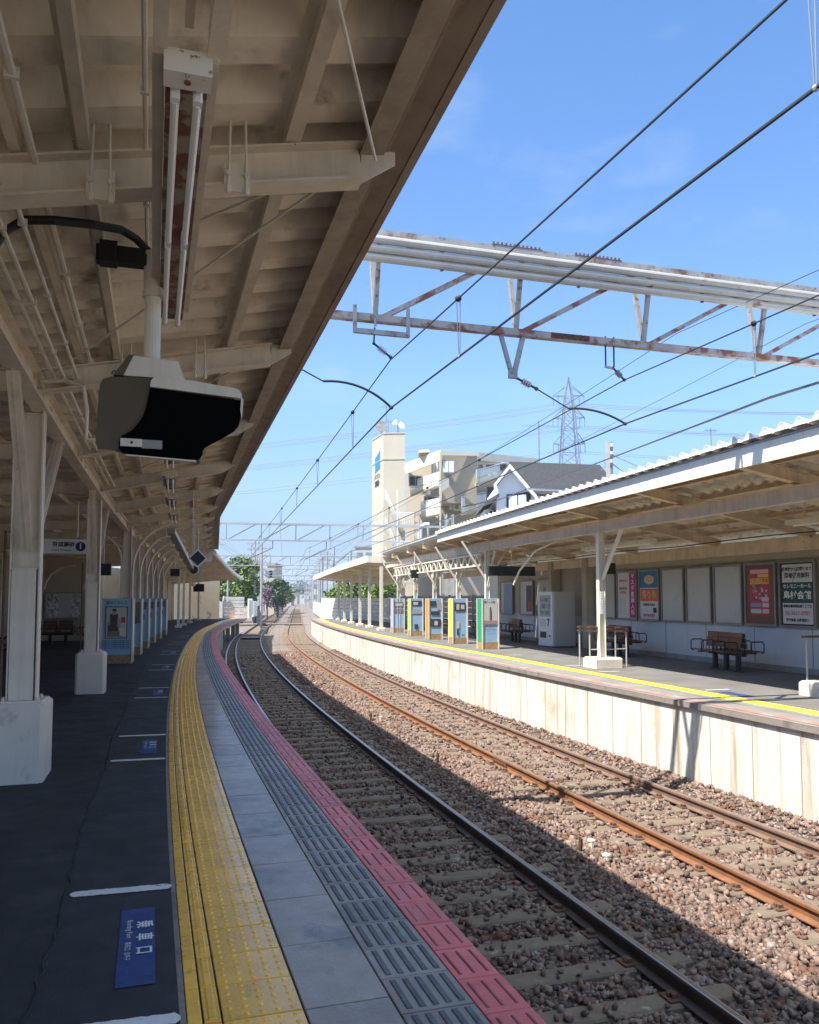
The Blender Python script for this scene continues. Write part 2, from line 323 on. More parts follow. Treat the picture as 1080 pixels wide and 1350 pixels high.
def stones():
    rs = np.random.RandomState(11)
    iv = np.array([(-1, -1, -1), (1, -1, -1), (1, 1, -1), (-1, 1, -1), (-1, -1, 1), (1, -1, 1), (1, 1, 1), (-1, 1, 1)]) / 1.5
    fi = np.array([(0, 2, 1), (0, 3, 2), (4, 5, 6), (4, 6, 7), (0, 1, 5), (0, 5, 4), (1, 2, 6), (1, 6, 5), (2, 3, 7), (2, 7, 6), (3, 0, 4), (3, 4, 7)])
    out = []
    for s0, s1, dens, r0, r1 in ((2.6, 9, 640, .018, .041), (9, 16, 500, .019, .042), (16, 26, 300, .022, .045), (26, 46, 115, .031, .055)):
        n = int((s1 - s0) * 6.7 * dens); s = rs.uniform(s0, s1, n); d = rs.uniform(-.1, 6.7, n); r = rs.uniform(r0, r1, n) * (1 + .35 * (rs.rand(n) > .9))
        ok = np.ones(n, bool)
        for c in (.90, 2.36, 4.36, 5.82): ok &= np.abs(d - c) > .075 + r * .6
        ph = np.abs((s / SP) - np.round(s / SP)) * SP
        onsl = (ph < .128) & (((d > .42) & (d < 2.84)) | ((d > 3.88) & (d < 6.30)))
        ok &= ~(onsl & (rs.rand(n) > .075))
        zz = np.array([bz(a, b) for a, b in zip(s, d)]) + r * rs.uniform(.0, .75, n)
        zz = np.where(onsl, -1.345 + r * .5, zz)
        ang = A0 - s / RR; rad = 418.53 - d; x = CX - rad * np.cos(ang); y = CY - rad * np.sin(ang)
        ok &= (x / np.maximum(y, .1) < .75)
        out.append(np.stack([x, y, zz, r], 1)[ok])
    Q = np.concatenate(out); n = len(Q)
    V = iv[None] * (1 + rs.uniform(-.62, .36, (n, 8, 3))); V = V * Q[:, None, 3:4] * rs.uniform(.6, 1.25, (n, 1, 3))
    a, b, c = rs.uniform(0, 6.28, (3, n)); ca, sa, cb, sb = np.cos(a), np.sin(a), np.cos(b), np.sin(b)
    x, y, z = V[..., 0], V[..., 1], V[..., 2]
    x, y = x * ca[:, None] - y * sa[:, None], x * sa[:, None] + y * ca[:, None]
    y, z = y * cb[:, None] - z * sb[:, None], y * sb[:, None] + z * cb[:, None]
    V = np.stack([x, y, z], 2) + Q[:, None, :3]; F = fi[None] + (np.arange(n) * 8)[:, None, None]
    me = bpy.data.meshes.new('ballast_stones'); me.vertices.add(n * 8); me.vertices.foreach_set('co', V.reshape(-1).astype(np.float32))
    F = F.reshape(-1); me.loops.add(len(F)); me.loops.foreach_set('vertex_index', F.astype(np.int32)); k = len(F) // 3
    me.polygons.add(k); me.polygons.foreach_set('loop_start', (np.arange(k) * 3).astype(np.int32)); me.materials.append(M['stone']); me.update(calc_edges=True)
    o = bpy.data.objects.new('ballast_stones', me); COL.objects.link(o)
    setp(o, 'reddish brown ballast stones filling the space around both tracks', 'ballast', kind='stuff')
stones()
# ---------------------------------------------------------------- sleepers and rails
def sleeper_mb(w=2.4):
    b = MB(); b.bb((0, 0, -.09), (w, .23, .18), .018); return b
def clips_mb(x):
    b = MB(); b.box((x, 0, .009), (.30, .15, .018))
    for k in (-1, 1): b.box((x + k * .085, 0, .032), (.05, .075, .03)); b.tube([(x + k * .12, 0, .01), (x + k * .12, 0, .05)], .011, 6)
    return b
protos = {}
def track(dc, nm, n, ndet):
    sl = None
    for i in range(n):
        s = round((2.4 + i * SP) / SP) * SP; det = i < ndet
        key = (nm, det)
        lab = f'concrete sleeper under the {nm}, half sunk in brown ballast'
        if key not in protos:
            o = root('sleeper', (0, 0, 0), 0, lab, 'sleeper', f'sleepers under the {nm}')
            build('sleeper_beam', sleeper_mb(), M['sleep'], o)
            if det:
                for x in (-.73, .73): build('rail_fastening', clips_mb(x), M['clip'], o)
            protos[key] = o
        else: o = copy_tree(protos[key])
        if not det and False: pass
        a = hd(s); o.location = P(s, dc, -1.344 + random.uniform(-.008, .006)); o.rotation_euler = (0, 0, a + random.uniform(-.008, .008))
        for c in (): pass
track(1.63, 'dark nearer track', 148, 34); track(5.09, 'rusty farther track', 148, 34)
fb = MB()
for dc in (1.63, 5.09):
    s = 2.4 + 148 * SP
    while s < 230:
        p = P(s, dc, -1.44); fb.box(p, (2.4, .2, .17), hd(s)); s += SP
build('far_sleepers', fb, M['sleep'], label='sleepers running on into the distance past the station', cat='sleepers', kind='stuff')
RP = [(-.07, -.150), (.07, -.150), (.07, -.138), (.012, -.118), (.009, -.045), (.035, -.036), (.036, -.012), (.031, -.0015), (-.031, -.0015), (-.036, -.012), (-.035, -.036), (-.009, -.045), (-.012, -.118), (-.07, -.138)]
def rail(d, mt, mh, lab):
    ss = rng(-3, 75, .75) + rng(75, 420, 15)[1:]
    b = MB(); b.sweep([(x + d, z - 1.2) for x, z in RP], ss); o = build('rail', b, mt, label=lab, cat='rail')
    h = MB(); h.sweep([(d - .028, -1.2015), (d + .028, -1.2015), (d + .020, -1.1985), (d - .020, -1.1985)], ss); build('running_surface', h, mh, o)
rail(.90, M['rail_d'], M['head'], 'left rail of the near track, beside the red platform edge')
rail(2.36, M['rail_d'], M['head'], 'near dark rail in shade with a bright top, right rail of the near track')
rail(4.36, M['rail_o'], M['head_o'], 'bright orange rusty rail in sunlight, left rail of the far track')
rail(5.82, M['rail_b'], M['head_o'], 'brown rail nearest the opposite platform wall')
# joint bars on two rails
for d, s, lab in ((5.82, 11.4, 'steel joint bar bolted to the brown rail by the opposite platform'), (4.36, 13.6, 'rusty joint bar bolted to the orange rail')):
    b = MB(); t = (P(s + .3, d) - P(s - .3, d)).normalized(); u = Vector((t.y, -t.x, 0))
    b.bar(P(s - .3, d, -1.275) - u * .022, P(s + .3, d, -1.275) - u * .022, .025, .06)
    for k in (-.2, -.07, .07, .2): b.tube([P(s + k, d, -1.275) - u * .032, P(s + k, d, -1.275) - u * .055], .013, 6)
    build('joint_bar', b, M['clip'], label=lab, cat='rail joint')
for s, lab in ((60.5, 'pale crossing planks laid between the rails near the platform end'), (64.5, 'second strip of pale planks between the rails past the platform end')):
    b = MB(); 
    for d0, d1 in ((.98, 2.28),): b.sweep([(d0, -1.26), (d1, -1.26), (d1, -1.21), (d0, -1.21)], [s, s + 1.1, s + 2.2])
    build('crossing_planks', b, M['conc_lip'], label=lab, cat='crossing')
b = MB(); b.sweep([(-2, -1.30), (8, -1.30), (8, -1.215), (-2, -1.215)], [93, 95]); build('level_crossing', b, M['conc_lip'], kind='structure')
# small posts and markers between the tracks
for i, (x, y, h) in enumerate(((764, 1130, .18), (576, 1010, .2), (488, 953, .2), (438, 920, .2), (412, 897, .18))):
    p = G(x, y, -1.36); b = MB(); b.bar(p, p + Vector((.01, 0, h + .05)), .045, .02); b.bar(p + Vector((.012, .012, 0)), p + Vector((.02, .012, h + .02)), .02, .045)
    build('marker_post', b, M['clip'], label=['short rusty steel stub beside two white markers between the tracks', 'rusty stub post in the ballast, second from the camera', 'rusty stub post in the ballast, third from the camera', 'rusty stub post in the ballast, fourth from the camera', 'farthest rusty stub post in the ballast between the tracks'][i], cat='marker post')
for i, (x, y) in enumerate(((780, 1122), (800, 1142), (502, 952), (415, 905), (383, 866))):
    p = G(x, y, -1.36); b = MB(); b.tube([p, p + Vector((0, 0, .10))], [.03, .033], 8); b.ball(p + Vector((0, 0, .12)), .05, 8, 5, sc=(1, .7, .5))
    build('track_marker', b, M['conc_w'], label=['white knob marker beside the rusty stub, the upper one', 'white knob marker nearest the camera in the ballast', 'small white marker beside the third rusty stub', 'small white marker between the tracks farther on', 'farthest white marker beside the shaded track'][i], cat='marker')
b = MB(); b.tube([P(s, .42, -1.33) for s in rng(30, 74, 2)], .05, 8); build('trackside_pipe', b, M['pipe'], label='pale pipe running along the foot of the left platform', cat='pipe')
# ---------------------------------------------------------------- left platform
ss = rng(-3, 70, 1.0)
b = MB()
for a_, c_ in zip(ss, ss[1:]):
    pass
n = len(ss)
def strip(name, f0, f1, z, mt, s0=-3, s1=70, ds=.5, thick=None, kind='structure', **kw):
    q = rng(s0, s1, ds); mb = MB(); v = []; f = []
    for s in q: v += [P(s, f0(s), z), P(s, f1(s), z)]
    for i in range(len(q) - 1): f.append((2 * i, 2 * i + 1, 2 * i + 3, 2 * i + 2))
    mb.v = v; mb.f = f; mb.m = [0] * len(f); return build(name, mb, mt, kind=kind, **kw)
def Y0(s): return -1.29 + YO(s)
mb = MB(); mb.sweep([(-14, -1.5), (-.25, -1.5), (-.25, -.17), (0, -.15), (0, -.014), (-14, -.014)], rng(-3, 50, 1), off=EL_)
mb.sweep([(-14, -.30), (-.4, -.30), (-.4, -.22), (0, -.2), (0, -.014), (-14, -.014)], rng(50.01, 70, 1), off=EL_)
for s in (53, 57, 61, 65, 69): mb.box(P(s, EL_(s) - .7, -.9), (.3, .3, 1.2), hd(s)); mb.box(P(s, EL_(s) - 3, -.9), (.3, .3, 1.2), hd(s))
build('platform', mb, M['conc_d'], kind='structure')
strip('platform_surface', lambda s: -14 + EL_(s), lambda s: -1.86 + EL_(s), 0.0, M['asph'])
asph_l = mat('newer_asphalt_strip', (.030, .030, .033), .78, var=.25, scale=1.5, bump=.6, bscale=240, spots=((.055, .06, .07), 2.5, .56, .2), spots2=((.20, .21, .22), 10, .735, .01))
rj = random.Random(5); jit = {}
def jg(s):
    k = round(s * 12); jit.setdefault(k, rj.uniform(-.012, .012)); return -1.87 + .015 * math.sin(s * 1.7) + jit[k] + EL_(s)
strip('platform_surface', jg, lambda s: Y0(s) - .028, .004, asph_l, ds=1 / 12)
strip('platform_crack', lambda s: jg(s) - .007, lambda s: jg(s) + .004, .0075, M['joint'], ds=1 / 12, s1=30)
strip('platform_surface', lambda s: Y0(s) - .028, lambda s: Y0(s) - .004, .002, M['conc_lip'], ds=.5)
strip('tile_bed', lambda s: Y0(s) - .004, lambda s: EL_(s) - .001, -.003, M['joint'], ds=.5)
def tilebox(mb, s0, s1, d0, d1, z0, z1, m=0, g=.004):
    p = [P(s0 + g, d0, z0), P(s0 + g, d1, z0), P(s1 - g, d1, z0), P(s1 - g, d0, z0)]; e = .004
    q = [P(s0 + g + e, d0 + e, z1), P(s0 + g + e, d1 - e, z1), P(s1 - g - e, d1 - e, z1), P(s1 - g - e, d0 + e, z1)]
    mid = [P(s0 + g, d0, z1 - .003), P(s0 + g, d1, z1 - .003), P(s1 - g, d1, z1 - .003), P(s1 - g, d0, z1 - .003)]
    mb.add(p + mid + q, [(0, 1, 5, 4), (1, 2, 6, 5), (2, 3, 7, 6), (3, 0, 4, 7), (4, 5, 9, 8), (5, 6, 10, 9), (6, 7, 11, 10), (7, 4, 8, 11), (8, 9, 10, 11)], m)
def dome(mb, s, d, z, r=.0135, h=.0055, n=8, m=0):
    vs = [P(s + r * math.sin(k * 6.2832 / n), d + r * math.cos(k * 6.2832 / n), z) for k in range(n)] + [P(s + .62 * r * math.sin(k * 6.2832 / n), d + .62 * r * math.cos(k * 6.2832 / n), z + h) for k in range(n)]
    mb.add(vs, [(k, (k + 1) % n, n + (k + 1) % n, n + k) for k in range(n)] + [tuple(range(n, 2 * n))], m)
ym = MB(); gm = MB(); bm_ = MB(); rm = MB(); bd = MB(); rd = MB()
i = 0; s = -.93
rz_ = random.Random(9)
while s < 69.6:
    y = Y0(s + .15); e = EL_(s + .15); dz = rz_.uniform(-.001, .0015)
    tilebox(ym, s, s + .3, y, y + .052, -.01, .004 + dz)
    tilebox(ym, s, s + .3, y + .060, y + .122, -.01, .004 + dz)
    tilebox(ym, s + .01, s + .29, y + .076, y + .106, .0, .010 + dz, g=.003)
    tilebox(ym, s, s + .3, y + .130, y + .432, -.01, .004 + dz)
    if s < 34:
        for a in range(5):
            for c in range(5): dome(ym, s + .03 + .06 * a, y + .161 + .06 * c, .004 + dz, n=8 if s < 12 else 6)
    x0 = y + .440
    x1 = max(x0 + .02, -.505 + e)
    if i % 2 == 0: tilebox(gm, s, s + .6, x0, x1 - .004, -.01, .003 + rz_.uniform(-.001, .002), g=.0035)
    xb = x1 + .002; xr = -.200 + e
    tilebox(bm_, s + .15, s + .45, xb, xr - .002, -.01, .003 + dz, g=.003)
    wdt = (xr - xb - .03) / 5
    if s < 40:
        for k in range(5): q = xb + .016 + wdt * (k + .5); tilebox(bd, s + .15 + .025, s + .45 - .025, q - wdt * .24, q + wdt * .24, 0, .008 + dz, g=.002)
    tilebox(rm, s + .05, s + .35, xr + .002, e - .001, -.012, .004 + rz_.uniform(-.001, .002), g=.0025)
    if s < 22:
        for k in range(3): q = xr + .035 + .062 * k; tilebox(rd, s + .09, s + .31, q - .007, q + .007, 0, .0075, g=.001)
    s += .3; i += 1
build('yellow_tactile_paving', ym, M['yellow'], kind='structure')
build('grey_paving', gm, M['gslab'], kind='structure')
build('grey_bar_paving', bm_, M['gbar'], kind='structure')
build('grey_bar_paving', bd, mat('bar_tops', (.07, .075, .085), .5, var=.3, scale=8, bump=.3, bscale=80), kind='structure')
build('red_edge_paving', rm, M['red'], kind='structure')
build('red_edge_paving', rd, mat('red_bars', (.25, .045, .055), .5, var=.3, scale=8), kind='structure')
# white waiting lines in pairs, blue boarding marks between them
def wline(s, d0, d1, w=.055, z=.0085, sk=0.0, seed=0):
    r = random.Random(seed); N = 26; up = []; lo = []
    for k in range(N + 1):
        t = k / N; d = d0 + (d1 - d0) * t; ext = .35 if k in (0, N) else 1
        up.append(P(s + sk * t + w / 2 * ext + r.uniform(-.004, .004), d, z)); lo.append(P(s + sk * t - w / 2 * ext + r.uniform(-.004, .004), d, z))
    mb = MB(); mb.add(lo + up, [(k, k + 1, N + 2 + k, N + 1 + k) for k in range(N)]); return mb
ordn = ['nearest', 'second', 'third', 'fourth', 'fifth', 'sixth', 'seventh', 'eighth', 'ninth', 'tenth']
cnt = 0
for k in range(8):
    for q in (0, 1):
        s = 3.36 + 5.3 * k + 1.5 * q; o = EL_(s) + YO(s) * .7
        mb = wline(s, -1.84 + o, -1.315 + o, .085 if k < 2 else .07, seed=cnt, sk=-.02)
        build('waiting_line', mb, M['mark'], label=f'white painted waiting line by the yellow strip, {(ordn + [str(v) + "th" for v in range(11, 20)])[cnt]} from the camera', cat='floor marking', group='white waiting lines on the left platform'); cnt += 1
def boarding(s0, s1, d0, d1, lab, big):
    q = MB(); q.quad(P(s0, d0, .0085), P(s0, d1, .0085), P(s1, d1, .0085), P(s1, d0 + .0, .0085))
    o = root('boarding_mark', P((s0 + s1) / 2, (d0 + d1) / 2, .0085), hd(s0), lab, 'floor marking', 'blue boarding point marks'); build('blue_field', q, M['blue_m'], o)
    up = P(s0, d1) - P(s0, d0); rt = P(s0, d0) - P(s1, d0); L = s1 - s0; W = d1 - d0; sc = L / .9
    for k, ch in enumerate('乗車口'):
        build('lettering', text_mb(ch, .085 * sc, P(s1 - L * (.26 + .175 * k), d0 + W * .68, .0105), rt, up, bold=.002, sx=1.05), M['mark'], o)
    if big:
        build('lettering', text_mb('Boarding Point', .038, P(s1 - L * .31, d0 + W * .27, .0105), rt, up, sx=1.0), M['mark'], o)
        build('lettering', text_mb('乘车口  승차구', .032, P(s1 - L * .60, d0 + W * .24, .0105), rt, up), M['mark'], o)
for k in range(5):
    s = 3.66 + 5.3 * k; L = .88; o = (YO(s) * .7)
    boarding(s, s + L, -1.565 + o, -1.405 + o, f'blue boarding point mark with white characters on dark asphalt, {ordn[k]} from the camera', k < 2)
b = MB(); b.box(P(4.05, -.98, .006), (.001, .001, .001))
# ---------------------------------------------------------------- right platform
q = rng(-2, 66, 1.0)
mb = MB(); mb.sweep([(.05, -1.5), (9, -1.5), (9, -.03), (.05, -.03)], q, off=RE); build('opposite_platform_wall', mb, M['conc'], kind='structure')
mb = MB(); mb.sweep([(0, -.095), (.35, -.095), (.35, -.012), (0, -.012)], q, off=RE); build('opposite_platform_lip', mb, M['conc_lip'], kind='structure')
mb = MB()
for k in range(60):
    s = 6 + k * .93
    if s < 65: mb.box(P(s, RE(s) + .048, -.78), (.006, .014, 1.2), hd(s))
build('wall_joints', mb, mat('wall_joint', (.30, .27, .22), .9), kind='structure')
ff = lambda k: (lambda s: RE(s) + k)
strip('opposite_platform_surface', ff(.0), ff(.12), -.008, M['conc_lip'], -2, 66)
strip('opposite_platform_surface', ff(.12), ff(.33), -.004, M['redf'], -2, 66)
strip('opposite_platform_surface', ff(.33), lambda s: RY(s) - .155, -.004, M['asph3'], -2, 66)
strip('opposite_platform_surface', lambda s: RY(s) + .155, lambda s: 13.5, -.004, M['asph2'], -2, 66)
ym = MB(); s = 6.0
while s < 65.6:
    y = RY(s + .15); tilebox(ym, s, s + .3, y - .15, y + .15, -.01, .004)
    if s < 24:
        for a in range(5):
            for c in range(5): dome(ym, s + .03 + .06 * a, y - .12 + .06 * c, .004, r=.015, h=.007, n=6)
    s += .3
build('yellow_tactile_paving', ym, M['yellow2'], kind='structure')
for k, (s, lab) in enumerate(((10.9, 'white waiting line on the sunny opposite platform, nearest the right edge'), (12.4, 'white waiting line on the opposite platform left of the blue mark'), (16.2, 'white waiting line on the opposite platform beside the square column plinth'), (17.9, 'white waiting line on the opposite platform past the square plinth'), (21.8, 'white waiting line on the opposite platform near the green faced info box'))):
    build('waiting_line', wline(s, 7.72, 8.22, .06, .004, seed=50 + k), M['mark'], label=lab, cat='floor marking', group='waiting lines on the opposite platform')
mb = MB(); mb.quad(P(11.35, 7.75, .003), P(11.35, 7.95, .003), P(12.1, 7.95, .003), P(12.1, 7.75, .003)); build('boarding_mark', mb, M['blue_m'], label='worn blue boarding mark on the sunny opposite platform', cat='floor marking')
# ================================================================ left canopy
def zb(d): return 3.41 + (.21 if d > -2.4 else .07) * (d + 2.4)   # underside of the rafters
def colprof(mb, s, d, z0, z1, w=.20, dp=.25, t=.014):             # H column, flanges facing the track
    a = hd(s)
    for k in (-1, 1): mb.box(P(s, d + k * (dp / 2 - t / 2), (z0 + z1) / 2), (t, w, z1 - z0), a)
    mb.box(P(s, d, (z0 + z1) / 2), (dp - 2 * t - .002, t, z1 - z0 - .004), a)
can = root('platform_canopy', P(8, -2.5, 0), 0, 'cream steel canopy with ribbed roof over the left platform', 'canopy')
def deck(s0, s1, d0, d1, zf, pitch=.5, dep=.13):
    prof = []; s = s0
    while s < s1: prof += [(s, 0), (s + pitch * .38, 0), (s + pitch * .5, dep), (s + pitch * .88, dep)]; s += pitch
    prof.append((s, 0)); ds_ = [d0, -2.4, -1.2, d1] if d0 < -2.5 else [d0, (d0 + d1) / 2, d1]; v = []; f = []; W = len(ds_)
    for q, dz in prof:
        for d in ds_: v.append(P(q, d, zf(q, d) + dz))
    for i in range(len(prof) - 1):
        for k in range(W - 1): f.append((i * W + k, (i + 1) * W + k, (i + 1) * W + k + 1, i * W + k + 1))
    n = len(v); v2 = [p + Vector((0, 0, .012)) for p in v]
    mb = MB(); mb.v = v + v2; mb.f = f + [tuple(i + n for i in reversed(q)) for q in f]; mb.m = [0] * len(mb.f); return mb
S1 = 42.5
build('roof_deck', deck(-1.6, S1, -8.2, -.16, lambda s, d: zb(d) + .31), M['deck'], can)
b = MB(); ss = rng(-1.8, S1, .9)
b.sweep([(-.05, 4.06), (.0, 4.06), (.0, 4.36), (-.05, 4.36)], ss, off=LE); build('fascia', b, M['fascia_l'], can)
b = MB(); b.sweep([(-.052, 4.065), (-.052, 4.09), (-.20, 4.11), (-.20, 4.085)], ss, off=LE); b.sweep([(-.20, 4.02), (-.215, 4.02), (-.215, 4.16), (-.20, 4.16)], ss, off=LE)
build('gutter', b, M['fascia_l'], can)
b = MB(); b.sweep([(-.225, 4.00), (-.36, 3.98), (-.36, 3.995), (-.225, 4.015)], ss, off=LE); build('edge_angle', b, M['fascia_l'], can)
# cover strip on the roof edge so that it reads closed from above
b = MB(); b.sweep([(-8.2, 3.42), (-.05, 4.50), (-.05, 4.37), (-8.2, 3.30)], ss, off=LE); build('roof_cover', b, M['deck_w'], can)
frames = [.75, 4.15, 7.75, 11.2, 14.75, 18.2, 21.7, 24.8, 28.0, 31.2, 34.3, 37.5, 41.0]
for s in frames:
    b = MB(); w_, h_ = .15, .20
    for d0, d1 in ((-8.0, -2.4), (-2.4, -.42)):
        p, q = P(s, d0, zb(d0) + h_ / 2), P(s, d1, zb(d1) + h_ / 2); b.ibeam(p, q, w_, h_)
    b.prism([P(s - .006, -.42, zb(-.42)), P(s - .006, -.23, zb(-.42) + .13), P(s - .006, -.23, zb(-.42) + .2), P(s - .006, -.42, zb(-.42) + .2)], P(s + .006, -.42) - P(s - .006, -.42))
    build('rafter', b, M['steel'], can)
for d, w_, h_, s0 in ((-.80, .075, .10, -1), (-1.80, .055, .10, -1), (-2.10, .05, .09, -1), (-3.4, .075, .1, -1), (-4.6, .075, .1, -1), (-6.0, .075, .1, -1)):
    b = MB()
    for a_, c_ in zip(frames, frames[1:]):
        z = zb(d) + .255; b.bar(P(a_ + .01, d, z), P(c_ - .01, d, z), w_, h_); b.bar(P(a_ + .01, d - w_ * .8, z + h_ * .42), P(c_ - .01, d - w_ * .8, z + h_ * .42), w_ * .7, .012)
    build('purlin', b, M['steel'], can)
b = MB()
for a_, c_ in zip(frames, frames[1:]):
    z = 3.40; b.ibeam(P(a_, -2.46, z), P(c_, -2.46, z), .14, .22)
build('longitudinal_beam', b, M['steel'], can)
# tie rods
b = MB()
for (s0, d0), (s1, d1) in (((4.15, -.85), (5.35, -.45)), ((4.3, -.75), (2.0, -1.25 + .2)), ((4.15, -.8), (3.1, -.45)), ((4.3, -.85), (5.3, -1.25)), ((7.6, -2.3), (5.0, -.5)), ((11.0, -2.3), (7.9, -.5)), ((14.6, -2.3), (11.4, -.5))):
    pass
b.tube([P(4.15, -.80, zb(-.8) + .02), P(4.95, -1.25, zb(-1.25) + .2)], .009, 6)
b.tube([P(2.4, -1.05, zb(-1.05) + .24), P(4.0, -.38, zb(-.38) + .05)], .009, 6)
b.tube([P(7.55, -2.3, zb(-2.3) + .12), P(4.35, -.55, zb(-.55) + .12)], .009, 6)
b.tube([P(11.0, -2.3, zb(-2.3) + .12), P(7.9, -.55, zb(-.55) + .12)], .009, 6); b.tube([P(14.5, -2.3, zb(-2.3) + .12), P(11.4, -.55, zb(-.55) + .12)], .009, 6)
build('tie_rod', b, M['steel_l'], can)
# clamps with bolts on the rafters (hanger plates)
for s, ds in ((4.15, (-1.72, -1.08)), (7.75, (-1.72, -1.08)), (11.2, (-1.4,)), (14.75, (-1.4,)), (18.2, (-1.4,))):
    for d in ds:
        b = MB(); z = zb(d); b.box(P(s - .088, d, z + .02), (.13, .012, .15), hd(s))
        for k in (-.045, .045):
            b.tube([P(s - .10, d + k, z + .03), P(s - .115, d + k, z + .03)], .014, 6); b.tube([P(s - .098, d + k, z - .06), P(s - .098, d + k * .8, z + .36)], .007, 6); b.tube([P(s - .098, d + k, z - .07), P(s - .098, d + k, z - .03)], .014, 6)
        build('hanger_plate', b, M['steel_l'], can)
# columns
for fs in frames:
    b = MB()
    for q in (-.32, -.24, .24, .32):
        for z in (3.33, 3.40, 3.47): b.tube([P(fs + q, -2.385, z), P(fs + q, -2.37, z)], .016, 6)
    for q in (.10, .18):
        for z in (.06, .12): b.tube([P(fs - .006, -2.35 + q, zb(-2.3) + z), P(fs - .03, -2.35 + q, zb(-2.3) + z)], .013, 6)
    if fs < 20: build('joint_bolts', b, M['steel'], can)
def plinth(s, d, sx, sy, h):
    b = MB(); b.bb(P(s, d, h / 2), (sx, sy, h), .035, hd(s)); return b
for i, (s, d) in enumerate(((8.05, -2.55), (14.98, -2.555))):
    b = MB(); colprof(b, s, d, .66, 3.29, .165, .25 if i == 0 else .225); b.box(P(s, d, .697), (.36, .32, .014), hd(s))
    for x_ in (-.14, .14):
        for y_ in (-.12, .12): b.tube([P(s + y_, d + x_, .70), P(s + y_, d + x_, .735)], .014, 6)
    c = build('column', b, M['steel'], can)
    b = MB(); b.box(P(s - .055, d - .005, 1.27), (.20 if i == 0 else .175, .07, 1.18), hd(s)); b.box(P(s - .055, d - .005, 1.866), (.22 if i == 0 else .195, .10, .012), hd(s)); build('cover_box', b, M['steel'], c)
    build('concrete_base', plinth(s + (.05 if i else .10), d - (.0 if i else .12), .47 if i else .66, .48 if i else .62, .69), M['conc_w'], c)
    for sg in (-1, 1):
        b = MB(); p, q = P(s + sg * .12, d + .02, 2.02), P(s + sg * 1.5, -2.47, 3.28); u = (q - p).normalized()
        b.bar(p, q, .09, .012); o = Vector((0, 0, .11)); b.bar(p + o, q + u * -.05 + o, .09, .012); b.bar(p + o / 2, q + o / 2 - u * .02, .012, .105); build('knee_brace', b, M['steel'], c)
    b = MB(); b.tube([P(s - .08, d - .165, .66), P(s - .08, d - .165, 2.2)], .012, 8); build('conduit', b, M['clip'], c)
for i, s in enumerate((21.7, 24.8, 28.0, 31.2, 34.3, 37.5)):
    d = -2.42
    b = MB(); colprof(b, s, d, 0, 3.4, .14, .20); c = build('column', b, M['steel'], can)
    b = MB()
    for off in (-.08, .08):
        pts = [P(s + off, d + .13, 1.5), P(s + off, d + .13, 2.3)] + [P(s + off, d + .13 + 1.12 * (1 - math.cos(t)), 2.3 + 1.22 * math.sin(t)) for t in rng(0, math.pi / 2, .2)]
        b.tube(pts, .026, 7)
        pts = [P(s + off, d - .13, 1.5), P(s + off, d - .13, 2.5)] + [P(s + off, d - .13 - .75 * (1 - math.cos(t)), 2.5 + .75 * math.sin(t)) for t in rng(0, math.pi / 2, .25)]
        b.tube(pts, .024, 6)
    build('arched_bracket', b, M['steel'], c)
    for t in (.55, .85, 1.15): 
        b = MB(); p = P(s, d + .13 + 1.12 * (1 - math.cos(t)), 2.3 + 1.22 * math.sin(t)); b.bar(p, p + Vector((0, 0, .16)), .02, .1); build('bracket_web', b, M['steel'], c)
for s in (46.7, 50.5, 55.4, 62.4):
    b = MB(); dd = -2.2 + .0 * EL_(s); b.box(P(s, dd, 1.6), (.13, .13, 3.2), hd(s)); c = build('column', b, M['steel'], can); build('concrete_base', plinth(s, dd, .36, .36, .14), M['conc_w'], c)
# far, lower canopy
can2 = root('platform_canopy', P(50, -2, 0), 0, 'lower white edged canopy at the far end of the left platform', 'canopy')
def z2(s): return LIN([(42, 3.84), (51, 3.36), (58, 3.17), (66, 3.02)], s)
def e2(s): return LIN([(42, -.28), (51, .30), (66, .80)], s)
qs = rng(42.6, 66, .9); mb = MB(); v = []; f = []
for s in qs:
    e = e2(s); z = z2(s)
    for dd, zz in ((-.0, z), (.09, z + .03), (.12, z + .12), (.06, z + .24), (-.1, z + .27), (-.1, z + .03)): mb.v.append(P(s, e + dd, zz))
for i in range(len(qs) - 1):
    for k in range(6): j = (k + 1) % 6; mb.f.append((i * 6 + k, i * 6 + j, (i + 1) * 6 + j, (i + 1) * 6 + k))
mb.f += [tuple(range(5, -1, -1)), tuple(range((len(qs) - 1) * 6, len(qs) * 6))]; mb.m = [0] * len(mb.f); build('fascia', mb, M['white'], can2)
def dk2():
    prof = []; s = 42.6
    while s < 65.5: prof += [(s, 0), (s + .19, 0), (s + .25, .1), (s + .44, .1)]; s += .5
    v = []; f = []
    for q, dz in prof:
        for k in range(4): t = k / 3; d = e2(q) - .09 - 5.2 * t; v.append(P(q, d, z2(q) + .1 + dz - .1 * t * 3))
    for i in range(len(prof) - 1):
        for k in range(3): f.append((i * 4 + k, i * 4 + k + 1, (i + 1) * 4 + k + 1, (i + 1) * 4 + k))
    n = len(v); mb = MB(); mb.v = v + [p + Vector((0, 0, .03)) for p in v]; mb.f = f + [tuple(i + n for i in reversed(q)) for q in f]; mb.m = [0] * len(mb.f); return mb
build('roof_deck', dk2(), M['deck'], can2)
for s in (46.7, 50.5, 55.4, 62.4):
    b = MB(); b.bar(P(s, -4.2, z2(s) - .38), P(s, e2(s) - .1, z2(s) - .0), .1, .14); build('rafter', b, M['steel'], can2)
# end curtain of the high canopy above the low one
b = MB(); b.prism([P(S1, -8, 3.0), P(S1, -.35, 3.45), P(S1, -.2, 4.3), P(S1, -8, 3.3)], P(S1 + .05, -3) - P(S1, -3)); build('end_panel', b, M['deck'], can)
